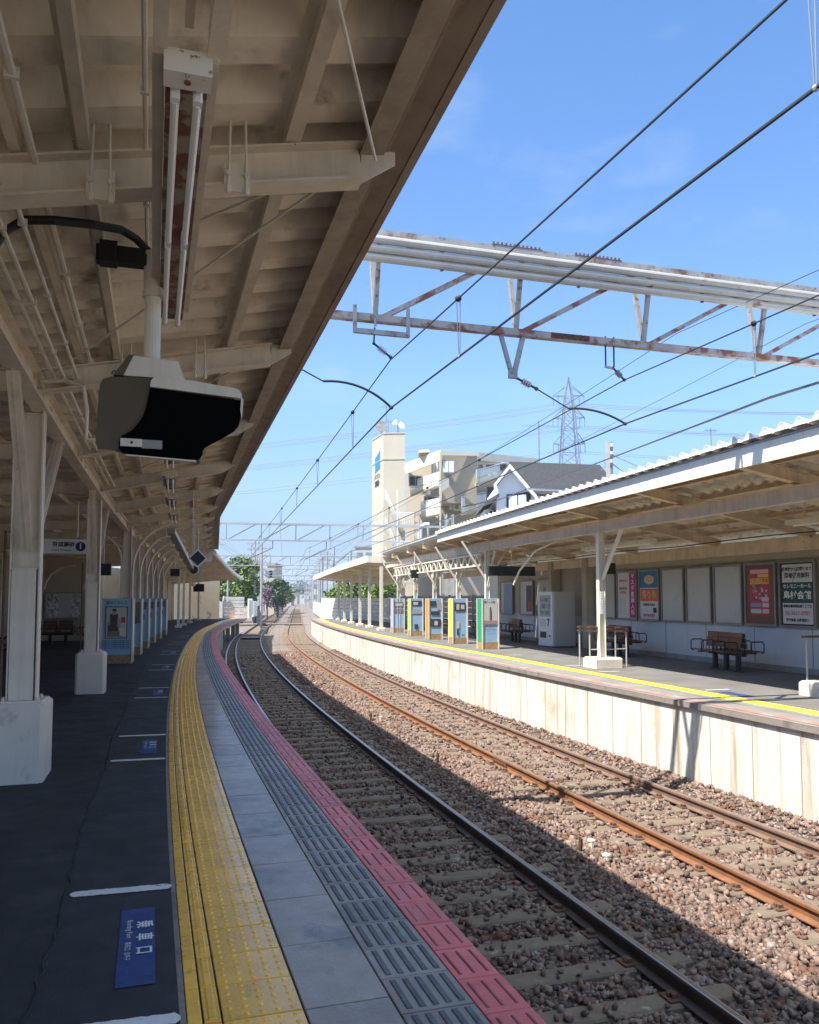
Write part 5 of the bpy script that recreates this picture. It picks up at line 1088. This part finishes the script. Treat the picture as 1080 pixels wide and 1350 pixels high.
# small arms on far gantries
for i, s in enumerate(GS[1:6]):
    for sup, d0 in ((CW1, 3.0), (CW2, 3.4)):
        b = MB(); q = P(s, sup[min(i + 2, 7)][1], 4.03); p = P(s, d0 - (0 if sup is CW1 else -2.9), 5.15); m_ = p.lerp(q, .5) + uz * .25; b.tube([p, P(s, d0 - (0 if sup is CW1 else -2.9), 4.7), q], .03, 5)
        build('drop_arm', b, M['wire'], label=f'{"near" if sup is CW1 else "far"} track drop arm below the {ordn[i + 1]} gantry down the line', cat='steady arm')
# pole line with crossarms on the left and right of the line beyond the station
def upole(p, h, lab, arms=3, grp='utility poles along the line', r=.14, mt=None):
    o = root('utility_pole', p, 0, lab, 'utility pole', grp); b = MB(); b.tube([p, p + uz * h], [r, r * .7], 8); build('pole', b, mt or M['conc_d'], o)
    b = MB()
    for k in range(arms): z = h - .4 - .7 * k; b.bar(p + Vector((-.9, 0, z)), p + Vector((.9, 0, z)), .08, .08)
    for k in range(arms):
        z = h - .4 - .7 * k
        for x in (-.8, -.4, .4, .8): b.tube([p + Vector((x, 0, z)), p + Vector((x, 0, z + .2))], .04, 5)
    if arms: build('crossarm', b, M['gal'], o)
    return o
for i, (s, d, h) in enumerate(((84, 1.6, 8.6), (98, .2, 10), (120, -.6, 9.5), (140, -1.2, 10), (165, -1.6, 9), (190, -1.6, 10), (225, -1.8, 9), (102, 8.8, 9), (126, 9.0, 9.5), (150, 9, 10), (180, 9.2, 9), (215, 9.2, 10), (260, -2, 10), (260, 9.4, 10))):
    upole(P(s, d, -1.6), h, f'grey utility pole {"left" if d < 5 else "right"} of the tracks, number {i + 1} counted outward', 2 if i % 3 else 3)
# ================================================================ buildings behind the opposite platform
def bxw(b, x0, x1, y0, y1, z0, z1): b.box(((x0 + x1) / 2, (y0 + y1) / 2, (z0 + z1) / 2), (x1 - x0, y1 - y0, z1 - z0)); return b
def UV(o, ux, uy):
    """local frame of a building: origin o, ux along its front (towards the right), uy away from the camera"""
    return lambda x, y, z: o + ux * x + uy * y + uz * z
# -- stair tower
YT = 82.0; pL, pM, pR = A(495, 700, YT + 2.6), A(505.5, 700, YT), A(534, 700, YT - .2)
pL.z = pM.z = pR.z = 0
ztop = A(505, 572, YT).z; u1 = (pR - pM); u2 = (pL - pM) ; u2 = u2 / u2.length * 4.0
tw = root('stair_tower', pM + u1 / 2 + uz * -1.7, 0, 'tall cream stair tower with a blue emblem and dish aerials on top', 'building')
b = MB(); b.prism([pM - uz * 1.7, pR - uz * 1.7, pR + u2 - uz * 1.7, pM + u2 - uz * 1.7], uz * (ztop + 1.7)); build('wall', b, M['bld'], tw)
zb_ = A(505, 606, YT).z; b = MB(); e_ = .06; n1 = u1.normalized(); n2 = u2.normalized()
b.prism([pM - n1 * e_ - n2 * e_ + uz * zb_, pR + n1 * e_ - n2 * e_ + uz * zb_, pR + u2 + n1 * e_ + uz * zb_, pM + u2 - n1 * e_ + uz * zb_], uz * .18); build('string_course', b, M['bld'], tw); b = MB(); b.prism([pM - n1 * e_ - n2 * e_ + uz * ztop, pR + n1 * e_ - n2 * e_ + uz * ztop, pR + u2 + n1 * e_ + uz * ztop, pM + u2 - n1 * e_ + uz * ztop], uz * .12); build('string_course', b, M['bld'], tw)
rt2 = -n2; f_ = pM - n1 * .03                                      # emblem on the side facing the tracks
eb = pm('emblem_blue', (.03, .22, .42)); L2 = u2.length
for x0, x1, z0, z1 in ((.9, 1.25, 13.6, 15.4), (1.4, 1.75, 13.5, 15.2), (1.9, 2.2, 13.4, 15.0)):
    b = MB(); z0 += ztop - 16.9; z1 += ztop - 16.9; x0 *= 1.25; x1 *= 1.25
    b.prism([f_ + n2 * x0 + uz * z0, f_ + n2 * x1 + uz * (z0 - .1), f_ + n2 * x1 + uz * (z1 - .3), f_ + n2 * x0 + uz * z1], -n1 * .04); build('emblem', b, eb, tw)
build('lettering', text_mb('メゾン', .62, f_ + n2 * 2.1 + uz * (ztop - 4.1), rt2, uz, bold=.02, sx=1.1), INK, tw); build('lettering', text_mb('高砂', .7, f_ + n2 * 2.1 + uz * (ztop - 4.85), rt2, uz, bold=.03, sx=1.1), INK, tw)
c = pM + u1 * .12 + u2 * .4 + uz * ztop
o = root('satellite_dish', c, 0, 'round dish aerial on the left corner of the stair tower roof', 'aerial'); b = MB(); b.tube([c, c + uz * .9], .08, 6); build('mast', b, M['frame'], o); b = MB(); b.tube([c + uz * 1.0 + Vector((0, -.1, 0)), c + uz * 1.0 + Vector((0, -.4, 0))], [.2, .62], 16); build('dish', b, M['gal'], o)
c = pM + u1 * .85 + u2 * .3 + uz * ztop
o = root('satellite_dish', c, 0, 'pair of small white dish aerials on the right of the tower roof', 'aerial'); b = MB(); b.tube([c, c + uz * 1.2], .07, 6); build('mast', b, M['frame'], o); b = MB(); b.tube([c + uz * .9 + Vector((.1, 0, 0)), c + uz * 1.05 + Vector((.4, -.3, 0))], [.1, .4], 12); b.tube([c + uz * 1.2 + Vector((-.1, 0, 0)), c + uz * 1.4 + Vector((-.35, -.2, 0))], [.1, .3], 12); build('dish', b, M['white'], o)
def aerial(p, h, lab, el=5, w_=1.2, r=.035):
    o = root('tv_aerial', p, 0, lab, 'aerial'); b = MB(); b.tube([p, p + uz * h], r, 5); build('mast', b, M['wire_l'], o); b = MB()
    b.bar(p + uz * (h * .86) + Vector((-w_ / 2, 0, 0)), p + uz * (h * .86) + Vector((w_ / 2, 0, 0)), .03, .03)
    for k in range(el): x = -w_ / 2 + w_ * k / (el - 1); b.bar(p + Vector((x, -.4, h * .86)), p + Vector((x, .4, h * .86)), .02, .02); b.bar(p + Vector((x * .6, 0, h * .86 - .15)), p + Vector((x * .6, 0, h * .86 + .15)), .02, .02)
    build('elements', b, M['wire_l'], o)
aerial(pM + u1 * .35 + u2 * .4 + uz * ztop, 3.6, 'tall thin tv aerial between the dishes on the stair tower'); aerial(pM + u1 * .55 + u2 * .6 + uz * ztop, 2.0, 'short tv aerial on the stair tower roof')
# zigzag outside stair, right of the tower front
st = root('fire_stair', pM + u1 * .5 - n2 * 1.2, 0, 'white zigzag outside stair on the front of the stair tower', 'stair')
b1 = MB(); b2 = MB(); b3 = MB()
for k, zf in enumerate((3.0, 5.9, 8.7)):
    z = zf
    p0, p1 = A(508, 700, YT - 1.2), A(522, 700, YT - 1.2); p2 = A(547, 700, YT - 1.2)
    p0.z = z + 2.6; p1.z = z + .15; p2.z = z + .15
    b1.bar(p0, p1, .9, .16); b2.bar(p1, p2, 1.6, .22)
    for dy in (-.5, .5):
        v_ = Vector((0, dy, 0)); b3.bar(p0 + v_ + uz * 1.1, p1 + v_ + uz * 1.1, .05, .06)
        for j in range(9): q = (p0.lerp(p1, j / 8)) + v_; b3.bar(q, q + uz * 1.1, .03, .03)
    for j in range(12): q = p1.lerp(p2, j / 11) + Vector((0, -.8, 0)); b3.bar(q, q + uz * 1.15, .03, .03)
    b3.bar(p1 + Vector((0, -.8, 1.15)), p2 + Vector((0, -.8, 1.15)), .05, .06)
build('flight', b1, M['bld'], st); build('landing', b2, M['bld'], st); build('railing', b3, M['rail_w'], st)
q = A(524, 700, YT - 2); q.z = 0; b = MB(); b.bar(q - uz * 1.7, q + uz * 12.2, .14, .14); build('post', b, M['rail_w'], st)
# -- apartment block
YA = 84.0
ap = root('apartment_block', A(610, 780, YA), 0, 'cream apartment block with white balcony railings beside the stair tower', 'building')
def AX(x, Y): v = A(x, 700, Y); v.z = 0; return v
def AZ(y, Y=YA): return A(540, y, Y).z
# left wing (recessed bay with balconies), centre block with window, right wing with balconies
def slab(pa, pb, dep, z0, z1, mt, nm, par): b = MB(); q = Vector((0, dep, 0)); b.prism([pa + uz * z0, pb + uz * z0, pb + q + uz * z0, pa + q + uz * z0], uz * (z1 - z0)); return build(nm, b, mt, par)
l0, l1, c1, r1 = AX(534, 88), AX(581, 80), AX(629, 82), AX(713, 92)
slab(AX(535, 91), AX(583, 86), 8, -1.7, A(560, 601, 87).z, M['bld2'], 'wall', ap)
slab(l1 + Vector((.2, 1, 0)), c1, 9, AZ(661, 80), AZ(594.5, 80), M['bld2'], 'wall', ap); slab(AX(583, 84), AX(640, 85), 9, -1.7, AZ(660, 80), M['bld2'], 'wall', ap)
slab(AX(629, 86), AX(712, 95), 9, -1.7, A(650, 603, 86).z, M['bld2'], 'wall', ap)
# parapets: sunlit look put into a whiter render than the recessed walls
def par_(pa, pb, z0, z1, nm='parapet', th=.25): b = MB(); m_ = (z0 + z1) / 2; b.bar(pa + uz * m_, pb + uz * m_, th, z1 - z0); return build(nm, b, M['bld_lit'], ap)
def band(x0, Y0_, ya0, ya1, x1, Y1_, yb0, yb1, nm='parapet', th=.3):
    a0, a1, b0, b1_ = A(x0, ya0, Y0_), A(x0, ya1, Y0_), A(x1, yb0, Y1_), A(x1, yb1, Y1_); mb = MB(); mb.prism([a1, b1_, b0, a0], Vector((0, th, 0))); return build(nm, mb, M['bld_lit'], ap)
band(534, 90, 611, 625, 581, 80, 593, 607); band(581, 80, 593, 600, 632, 82, 596, 601); band(629, 82, 596, 606, 712, 93, 605, 612)
b = MB(); b.prism([A(552, 597, 84), A(566, 596, 83), A(566, 592, 83), A(552, 593, 84)], Vector((0, 3, 0))); build('roof_hut', b, M['bld'], ap)
def balcony(x0, Y0_, y0, x1, Y1_, y1, hb, hr, dep=1.6, nb=14):
    """solid front band hb px high with railing hr px above it, between two picture columns at their own distances"""
    a_, c_ = A(x0, y0, Y0_), A(x1, y1, Y1_); s0, s1 = hb * Y0_ / 1080, hb * Y1_ / 1080; h0, h1 = hr * Y0_ / 1080, hr * Y1_ / 1080
    q = Vector((0, .2, 0)); b = MB(); b.prism([a_, c_, c_ + uz * s1, a_ + uz * s0], q); b.prism([a_, c_, c_ + Vector((0, dep, 0)), a_ + Vector((0, dep, 0))], uz * .15); o_ = build('balcony', b, M['bld_lit'], ap)
    b = MB(); b.bar(a_ + uz * (s0 + h0), c_ + uz * (s1 + h1), .07, .08); b.bar(a_ + uz * (s0 + .15), c_ + uz * (s1 + .15), .05, .05)
    for k in range(nb + 1): t = k / nb; p = a_.lerp(c_, t) + uz * (s0 + (s1 - s0) * t); b.bar(p, p + uz * (h0 + (h1 - h0) * t), .05, .05)
    b.bar(a_ + uz * (s0 + h0 * .5), c_ + uz * (s1 + h1 * .5), .02, h0 * .75); build('railing', b, M['rail_w'], o_)
balcony(541, 87, 653, 579, 79, 640, 7, 11); balcony(555, 85, 683, 581, 79, 677, 9, 12, nb=10); balcony(628, 81, 639, 668, 88, 628, 8, 11, nb=12); balcony(609, 81, 678, 648, 88, 670, 9, 14, nb=12)
band(579, 79, 633, 650, 592, 79.5, 630, 642, 'bay_parapet'); 
def win(x0, x1, y0, y1, Y, mt=None, fr=True):
    o_ = root_w = None; a_, c_ = A(x0, y1, Y), A(x1, y0, Y); b = MB(); b.box(((a_.x + c_.x) / 2, Y, (a_.z + c_.z) / 2), (c_.x - a_.x + .16, .10, c_.z - a_.z + .16)); f_ = build('window', b, M['frame'], ap)
    b = MB(); n_ = 2 if x1 - x0 > 7 else 1; w2 = (c_.x - a_.x) / n_
    for k in range(n_): b.box((a_.x + w2 * (k + .5), Y - .06, (a_.z + c_.z) / 2), (w2 - .08, .03, c_.z - a_.z - .05))
    build('pane', b, mt or M['wind'], f_)
wl_ = pm('pale_blind', (.62, .66, .68), .3)
win(584, 599, 608, 623, 80.4, wl_); win(570, 578, 608, 626, 84.5, wl_); win(540, 556, 628, 640, 85, M['dark']); win(630, 637, 612, 620, 85.5, M['dark']); win(640, 668, 612, 620, 86.5, M['dark']); win(583, 590, 650, 659, 83.4, M['dark']); win(592, 600, 648, 672, 83.6, wl_); win(560, 580, 655, 668, 84.5, M['dark']); win(606, 612, 648, 675, 83.8, wl_); win(642, 662, 642, 660, 85, M['dark'])
for x, y, Y in ((562, 648, 84.2), (604, 669, 83.4), (650, 626, 85.2), (574, 676, 83.5)):
    c = A(x, y, Y); b = MB(); b.bb(c, (.9, .4, .65), .03); k = build('air_conditioner', b, M['white'], ap); b = MB(); b.tube([c - Vector((.15, .20, 0)), c - Vector((.15, .22, 0))], .24, 14); build('fan_grille', b, M['frame'], k)
b = MB(); q = AX(580.5, 78.5); b.bar(q - uz * 1.7, q + uz * AZ(596, 78.5), .16, .16); build('drain_pipe', b, M['bld'], ap)
b = MB(); b.tube([A(554, 720, 76), A(554, 696, 76), A(560, 692, 76), A(566, 692, 76)], .22, 10); build('duct_pipe', b, M['fence_w'], label='fat white duct pipe bending behind the opposite roof', cat='pipe')
aerial(A(711, 606, 88), 4.3, 'tall red and white tv aerial on the right end of the apartment roof', 5, 3.6, .06)
aerial(A(938, 592, 60), 1.6, 'small tv aerial above the opposite roof at the right', 4, .9)
# red and white banner frame in front of the stair
b = MB()
for k in range(5): b.bar(A(547, 722 - 11 * k, 74), A(553, 722 - 11 * k, 74), .06, .12)
b.bar(A(547, 725, 74), A(547, 676, 74), .08, .08); b.bar(A(553, 725, 74), A(553, 676, 74), .08, .08); build('red_lattice_post', b, M['galr'], label='rusty red lattice post beside the outside stair', cat='post')
# -- grey roofed house with a gabled dormer
hs = root('house', A(720, 700, 50), 0, 'pale blue house with gabled dormer and dark grey shingle roof behind the opposite canopy', 'building')
Yh = 46.0
g0, g1, gt = A(652, 700, Yh), A(706, 700, Yh), A(676, 615, Yh)
b = MB(); zl = A(660, 700, Yh).z; zr_ = A(650, 655, Yh).z
b.prism([A(656, 712, Yh), A(706, 712, Yh), A(706, 655, Yh), A(673, 617, Yh), A(656, 640, Yh)], Vector((0, 6, 0))); build('wall', b, M['houseb'], hs)
b = MB(); b.prism([A(639, 712, Yh + 1), A(656, 712, Yh + 1), A(656, 672, Yh + 1), A(639, 672, Yh + 1)], Vector((0, 5, 0))); build('side_wall', b, M['grey_bld'], hs)
b = MB(); b.prism([A(636, 668, Yh - .3), A(658, 655, Yh - .3), A(658, 650, Yh - .3), A(640, 661, Yh - .3)], Vector((0, 6, 0))); build('side_roof', b, M['tile_r'], hs)
b = MB(); e0, e1, e2_ = A(652, 643, Yh - .5), A(672.5, 617, Yh - .5), A(709, 660, Yh - .5); th_ = uz * .24
b.prism([e0, e1, e1 + th_, e0 + th_], Vector((0, .3, 0))); b.prism([e1, e2_, e2_ + th_, e1 + th_], Vector((0, .3, 0))); build('barge_board', b, M['white'], hs)
far = Vector((7.5, 10.5, 1.55))
b = MB(); b.prism([e1 + th_, e1 + th_ + uz * .12, e2_ + th_ + uz * .12, e2_ + th_], far); b.prism([e0 + th_, e0 + th_ + uz * .1, e1 + th_ + uz * .12, e1 + th_], Vector((2, 8, 0))); build('roof', b, M['tile_r'], hs)
p0, p1, p2, p3 = A(735, 640, 52), A(782, 618, 60), A(850, 655, 60), A(830, 700, 50)
b = MB(); b.prism([A(700, 690, 47), A(700, 613, 52), A(728, 614, 56), A(740, 611, 60), A(766, 619, 60), A(800, 640, 57), A(840, 668, 52), A(850, 700, 47)], uz * -.25 + Vector((0, .3, 0))); build('main_roof', b, M['tile_r'], hs)
b = MB(); b.prism([A(668, 676, Yh - .08), A(700, 666, Yh - .08), A(700, 648, Yh - .08), A(668, 652, Yh - .08)], Vector((0, .1, 0))); wn = build('window', b, M['black'], hs)
b = MB(); b.prism([A(671, 675, Yh - .12), A(682, 672, Yh - .12), A(682, 653, Yh - .12), A(671, 654.5, Yh - .12)], Vector((0, .03, 0))); b.prism([A(683.5, 672, Yh - .12), A(694, 669, Yh - .12), A(694, 651.5, Yh - .12), A(683.5, 653, Yh - .12)], Vector((0, .03, 0))); build('pane', b, wl_, wn)
b = MB(); b.prism([A(646, 690, Yh + .9), A(655, 690, Yh + .9), A(655, 672, Yh + .9), A(646, 674, Yh + .9)], Vector((0, .1, 0))); build('window', b, M['dark'], hs)
b = MB(); b.bar(A(696, 645, Yh - 1.2), A(812, 650, 52), .12, .10); build('snow_guard', b, M['rail_w'], hs)
# -- concrete pole with braces
p = A(805, 700, 52); p.z = -1.7
o = upole(p, A(805, 583, 52).z + 1.7, 'grey concrete pole with thin diagonal wires right of the dark house roof', 0, None, .30)
b = MB()
for y in (590, 600, 611): b.tube([A(803.0, y, 52), A(807, y, 52)], .34, 8)
for (x, y, x2, y2) in ((808, 600, 846, 617), (808, 612, 822, 622), (802, 612, 792, 620), (803, 620, 796, 606)): b.bar(A(x, y, 52), A(x2, y2, 52), .05, .05)
build('fittings', b, M['gal'], o)
# -- pylon
YP = 300; o = root('power_pylon', A(752, 789, YP), 0, 'tall grey lattice power pylon far behind the houses', 'pylon'); b = MB(); zt = A(752, 497, YP).z; c = A(752, 700, YP); c.z = 0
def pw(z): return LIN([(0, 6.6), (zt * .62, 3.2), (zt * .88, 1.7), (zt, .15)], z)
zz = [0, 10, 19, 27, 34, 40, 45.5, 50.5, 55, 59.5, 64, 68, 72, 76, zt]
zz = [z * zt / zz[-1] if z != zt else zt for z in zz]
for z0, z1 in zip(zz, zz[1:]):
    w0, w1 = pw(z0), pw(z1)
    C4 = lambda w_, z: [c + Vector((x * w_, y * w_, z)) for x, y in ((-1, -1), (1, -1), (1, 1), (-1, 1))]
    q0, q1 = C4(w0, z0), C4(w1, z1)
    for k in range(4): j = (k + 1) % 4; b.bar(q0[k], q1[k], .30, .30); b.bar(q0[k], q1[j], .16, .16); b.bar(q0[j], q1[k], .16, .16); b.bar(q1[k], q1[j], .14, .14)
build('lattice_body', b, M['wire_l'], o)
for yy, L in ((522, 19), (551, 19.5), (585, 19.5)):
    z = A(752, yy, YP).z; ww = pw(z)
    for sg in (-1, 1):
        b = MB()
        tip = c + Vector((sg * L * .3 * YP / 300 + sg * 0, 0, z))
        for y_ in (-1, 1): b.bar(c + Vector((sg * ww, y_ * ww, z)), tip, .22, .22); b.bar(c + Vector((sg * ww, y_ * ww, z + 3.4)), tip, .22, .22)
        for k in (0, .5): b.bar(tip + Vector((-sg * 1.2 * k * 3, 0, 0)), tip + Vector((-sg * 1.2 * k * 3, 0, -3.4)), .22, .22)
        build('crossarm', b, M['wire_l'], o)
b = MB()
for yy in (522, 551, 585, 524, 553):
    z = A(752, yy, YP).z - 3; 
    for sg in (-1, 1):
        p0 = c + Vector((sg * 5.7, 0, z)); p1 = p0 + Vector((380, -60, 8)); p2 = p0 + Vector((-460, 70, -12))
        for q in (p1, p2): b.tube([p0.lerp(q, k / 12) - uz * 12 * 4 * (k / 12) * (1 - k / 12) for k in range(13)], .07, 4, cap=False)
build('power_lines', b, M['wire_l'], o)
# ================================================================ distant town down the line
bl = [(300, 330, 742, 812, 190, 'bld'), (352, 362, 745, 800, 150, 'bld'), (372, 384, 775, 802, 330, 'grey_bld'), (384, 392, 781, 802, 420, 'bld'), (391, 402, 783, 802, 460, 'grey_bld'), (401, 409, 779, 800, 400, 'bld'), (407, 415, 772, 800, 300, 'bld2'), (468, 492, 722, 800, 170, 'grey_bld'), (412, 421, 765, 800, 230, 'grey_bld')]
labs = ['tan apartment house behind the trees left of the line', 'tall pink tinted building right of the first tree', 'small grey building far down the line', 'small cream building far down the line', 'grey low block at the vanishing point', 'cream low block right of the vanishing point', 'tan building beside the far right poles', 'grey building roof behind the opposite far canopy', 'grey house by the right pole line']
for (x0, x1, y0, y1, Y, mt), lab in zip(bl, labs):
    a_, c_ = A(x0, y1, Y), A(x1, y0, Y); o = root('building', (a_.x, Y, -1.7), 0, lab, 'building'); b = MB(); bxw(b, a_.x, c_.x, Y, Y + 9, -1.7, c_.z); build('wall', b, M[mt], o)
    b = MB(); bxw(b, a_.x - .2, c_.x + .2, Y - .2, Y + 9.2, c_.z + .02, c_.z + .4); build('roof', b, M['tile_r' if Y > 300 else 'bld2'], o)
    nz = int((c_.z + 1) / 3); nx = max(2, int((c_.x - a_.x) / 2.6)); b = MB()
    for i in range(nz):
        for j in range(nx): x = a_.x + (j + .5) * (c_.x - a_.x) / nx; b.box((x, Y - .03, c_.z - 1.6 - 3 * i), (1.2, .1, 1.2))
    build('windows', b, M['wind'], o)
def hillf(x0, x1, Y, y, seed, lab):
    r = random.Random(seed); mb = MB(); n = 90; v = []; 
    for k in range(n + 1):
        x = x0 + (x1 - x0) * k / n; t = k / n; z = A(540, 789 - (789 - y) * (math.sin(math.pi * t) ** .5) * (1 + r.uniform(-.12, .12)), Y).z; v += [(x * Y / 1080, Y - 260, -2), (x * Y / 1080, Y, z), (x * Y / 1080, Y + 300, z * .8)]
    for k in range(n):
        for j in range(2): mb.f.append((k * 3 + j, k * 3 + 3 + j, k * 3 + 4 + j, k * 3 + 1 + j))
    mb.v = [Vector(q) for q in v]; mb.m = [0] * len(mb.f); build('hills', mb, M['hill'], kind='structure', smooth=True)
hillf(-900, 900, 2500, 772, 3, ''); 
# low houses spreading on both sides so the town does not end at the platform
for i in range(26):
    r = random.Random(100 + i); Y = r.uniform(110, 420); x = r.choice((r.uniform(-.62, -.26), r.uniform(-.02, .55))) * Y
    w_, h = r.uniform(6, 14), r.uniform(4, 8); mt = r.choice(['bld', 'bld2', 'grey_bld', 'houseb'])
    o = root('house', (x, Y, -1.7), 0, f'low {"cream" if mt == "bld" else "tan" if mt == "bld2" else "grey" if mt == "grey_bld" else "pale blue"} house in the town beyond the station', 'building', f'{mt} town houses'.replace('_', ' ').replace('bld', 'plain'))
    b = MB(); bxw(b, x - w_ / 2, x + w_ / 2, Y, Y + 8, -1.7, h); build('wall', b, M[mt], o); b = MB(); b.prism([(x - w_ / 2 - .4, Y - .4, h), (x + w_ / 2 + .4, Y - .4, h), (x, Y - .4, h + 2.2)], (0, 8.8, 0)); build('roof', b, M['tile_r'], o)
# ---------------------------------------------------------------- trees
def tree(p, H, Rr, n, mt, lab, seed=1, zc=.6, leaf=.22, cat='tree', nm='broadleaf_tree', stemh=None):
    r = random.Random(seed); o = root(nm, p, 0, lab, cat)
    b = MB(); b.tube([p, p + Vector((.1, 0, H * .35)), p + Vector((-.1, .1, H * .7))], [.22 * H / 8, .16 * H / 8, .07 * H / 8], 8)
    cl = []
    for k in range(16):
        th, ph = r.uniform(0, 6.28), r.uniform(-.7, 1.3); q = p + Vector((math.cos(th) * math.cos(ph) * Rr * .62, math.sin(th) * math.cos(ph) * Rr * .62, H * zc + math.sin(ph) * H * .30)); cl.append((q, r.uniform(.3, .55) * Rr))
    for q, _ in cl[:8]: b.tube([p + uz * H * .4, p.lerp(q, .55) + uz * H * .18, q], [.09 * H / 8, .05 * H / 8, .02], 5)
    build('trunk', b, M['bark'], o); b = MB()
    for k in range(n):
        q, rr = cl[k % 16]; dv = Vector((r.gauss(0, 1), r.gauss(0, 1), r.gauss(0, 1))).normalized() * rr * (r.random() ** .4); c = q + dv
        t = Vector((r.gauss(0, 1), r.gauss(0, 1), r.gauss(0, .7))).normalized(); u = t.orthogonal().normalized(); u = Matrix.Rotation(r.uniform(0, 6.28), 3, t) @ u; L = leaf * r.uniform(.6, 1.4)
        b.add([c - t * L, c + u * L * .55, c + t * L, c - u * L * .55], [(0, 1, 2, 3)])
    build('crown', b, mt, o); return o
def TP(x, Y): v = A(x, 789, Y); v.z = -1.7; return v
tree(TP(318, 96), 8.2, 2.8, 5200, M['leaf'], 'bright green leafy tree behind the white screens left of the line', 1, .58, .20)
tree(TP(311, 104), 8.0, 3.0, 3200, M['leaf2'], 'darker green tree beside the bright one left of the line', 2, .55, .22)
tree(TP(366, 128), 6.6, 2.3, 2600, M['leaf2'], 'small dark tree right of the pink building', 3, .55, .22)
tree(TP(352, 112), 4.6, 1.0, 380, M['leafp'], 'purple blossoming shrub on the pink building', 4, .72, .18, nm='flowering_shrub', cat='shrub')
tree(TP(372, 180), 6.5, 2.8, 1500, M['leaf'], 'pale green tree far down the left of the line', 5, .55, .3)
for i, (x, Y) in enumerate(((458, 74), (470, 70), (484, 72), (500, 68))):
    tree(TP(x, Y), 5.0, 2.3, 1500, M['leaf'], f'green tree showing above the grey slat wall, {ordn[i]} from the left', 10 + i, .62, .18)
tree(TP(400, 520), 14, 9, 900, M['leaf2'], 'dark trees at the vanishing point of the line', 30, .5, .9)

# more line furniture fading into the distance
for i in range(14):
    s = 70 + i * 21; r = random.Random(500 + i)
    for sd, d in (('left', -1.0 - r.random() * 2), ('right', 8.2 + r.random() * 1.5)):
        p = P(s, d, -1.6); h = r.uniform(6.5, 9.5); b = MB(); b.tube([p, p + uz * h], .11, 6); b.bar(p + uz * (h - .8), p + uz * (h - .5) + (P(s, d + (1.8 if sd == 'left' else -1.8)) - P(s, d)), .06, .06)
        b.bar(p + uz * (h - .3) + Vector((-.7, 0, 0)), p + uz * (h - .3) + Vector((.7, 0, 0)), .06, .06)
        build('line_mast', b, M['gal_p'], label=f'slim grey line mast with bracket on the {sd} of the tracks, number {i + 1} outward', cat='mast', group=f'slim line masts {sd} of the tracks')
for i, (d, z) in enumerate(((-1.8, 6.6), (-1.2, 5.9), (8.6, 6.2), (9.2, 6.9), (3.2, 6.4))):
    build('line_wire', wire_mb([(46, d), (90, d + .3), (130, d), (170, d + .2), (212, d), (300, d)], z, .35, .012, 6), M['wire_l'], label='thin grey line wire beyond the canopies', cat='overhead wire', group='thin line wires beyond the canopies')
# ================================================================ air
b = MB(); b.box((0, 1450, 45), (5400, 3600, 98)); hz = build('haze', b, M['white'], kind='stuff')
hm = bpy.data.materials.new('haze_air'); hm.use_nodes = True; hn = hm.node_tree.nodes; hn.clear(); ho = hn.new('ShaderNodeOutputMaterial'); hv = hn.new('ShaderNodeVolumePrincipled')
hv.inputs['Color'].default_value = (.80, .89, 1, 1); hv.inputs['Density'].default_value = .00045; hv.inputs['Anisotropy'].default_value = .2; hm.node_tree.links.new(hv.outputs[0], ho.inputs['Volume']); hz.data.materials.clear(); hz.data.materials.append(hm)
setp(hz, 'pale blue haze filling the air over the town and tracks', 'haze')
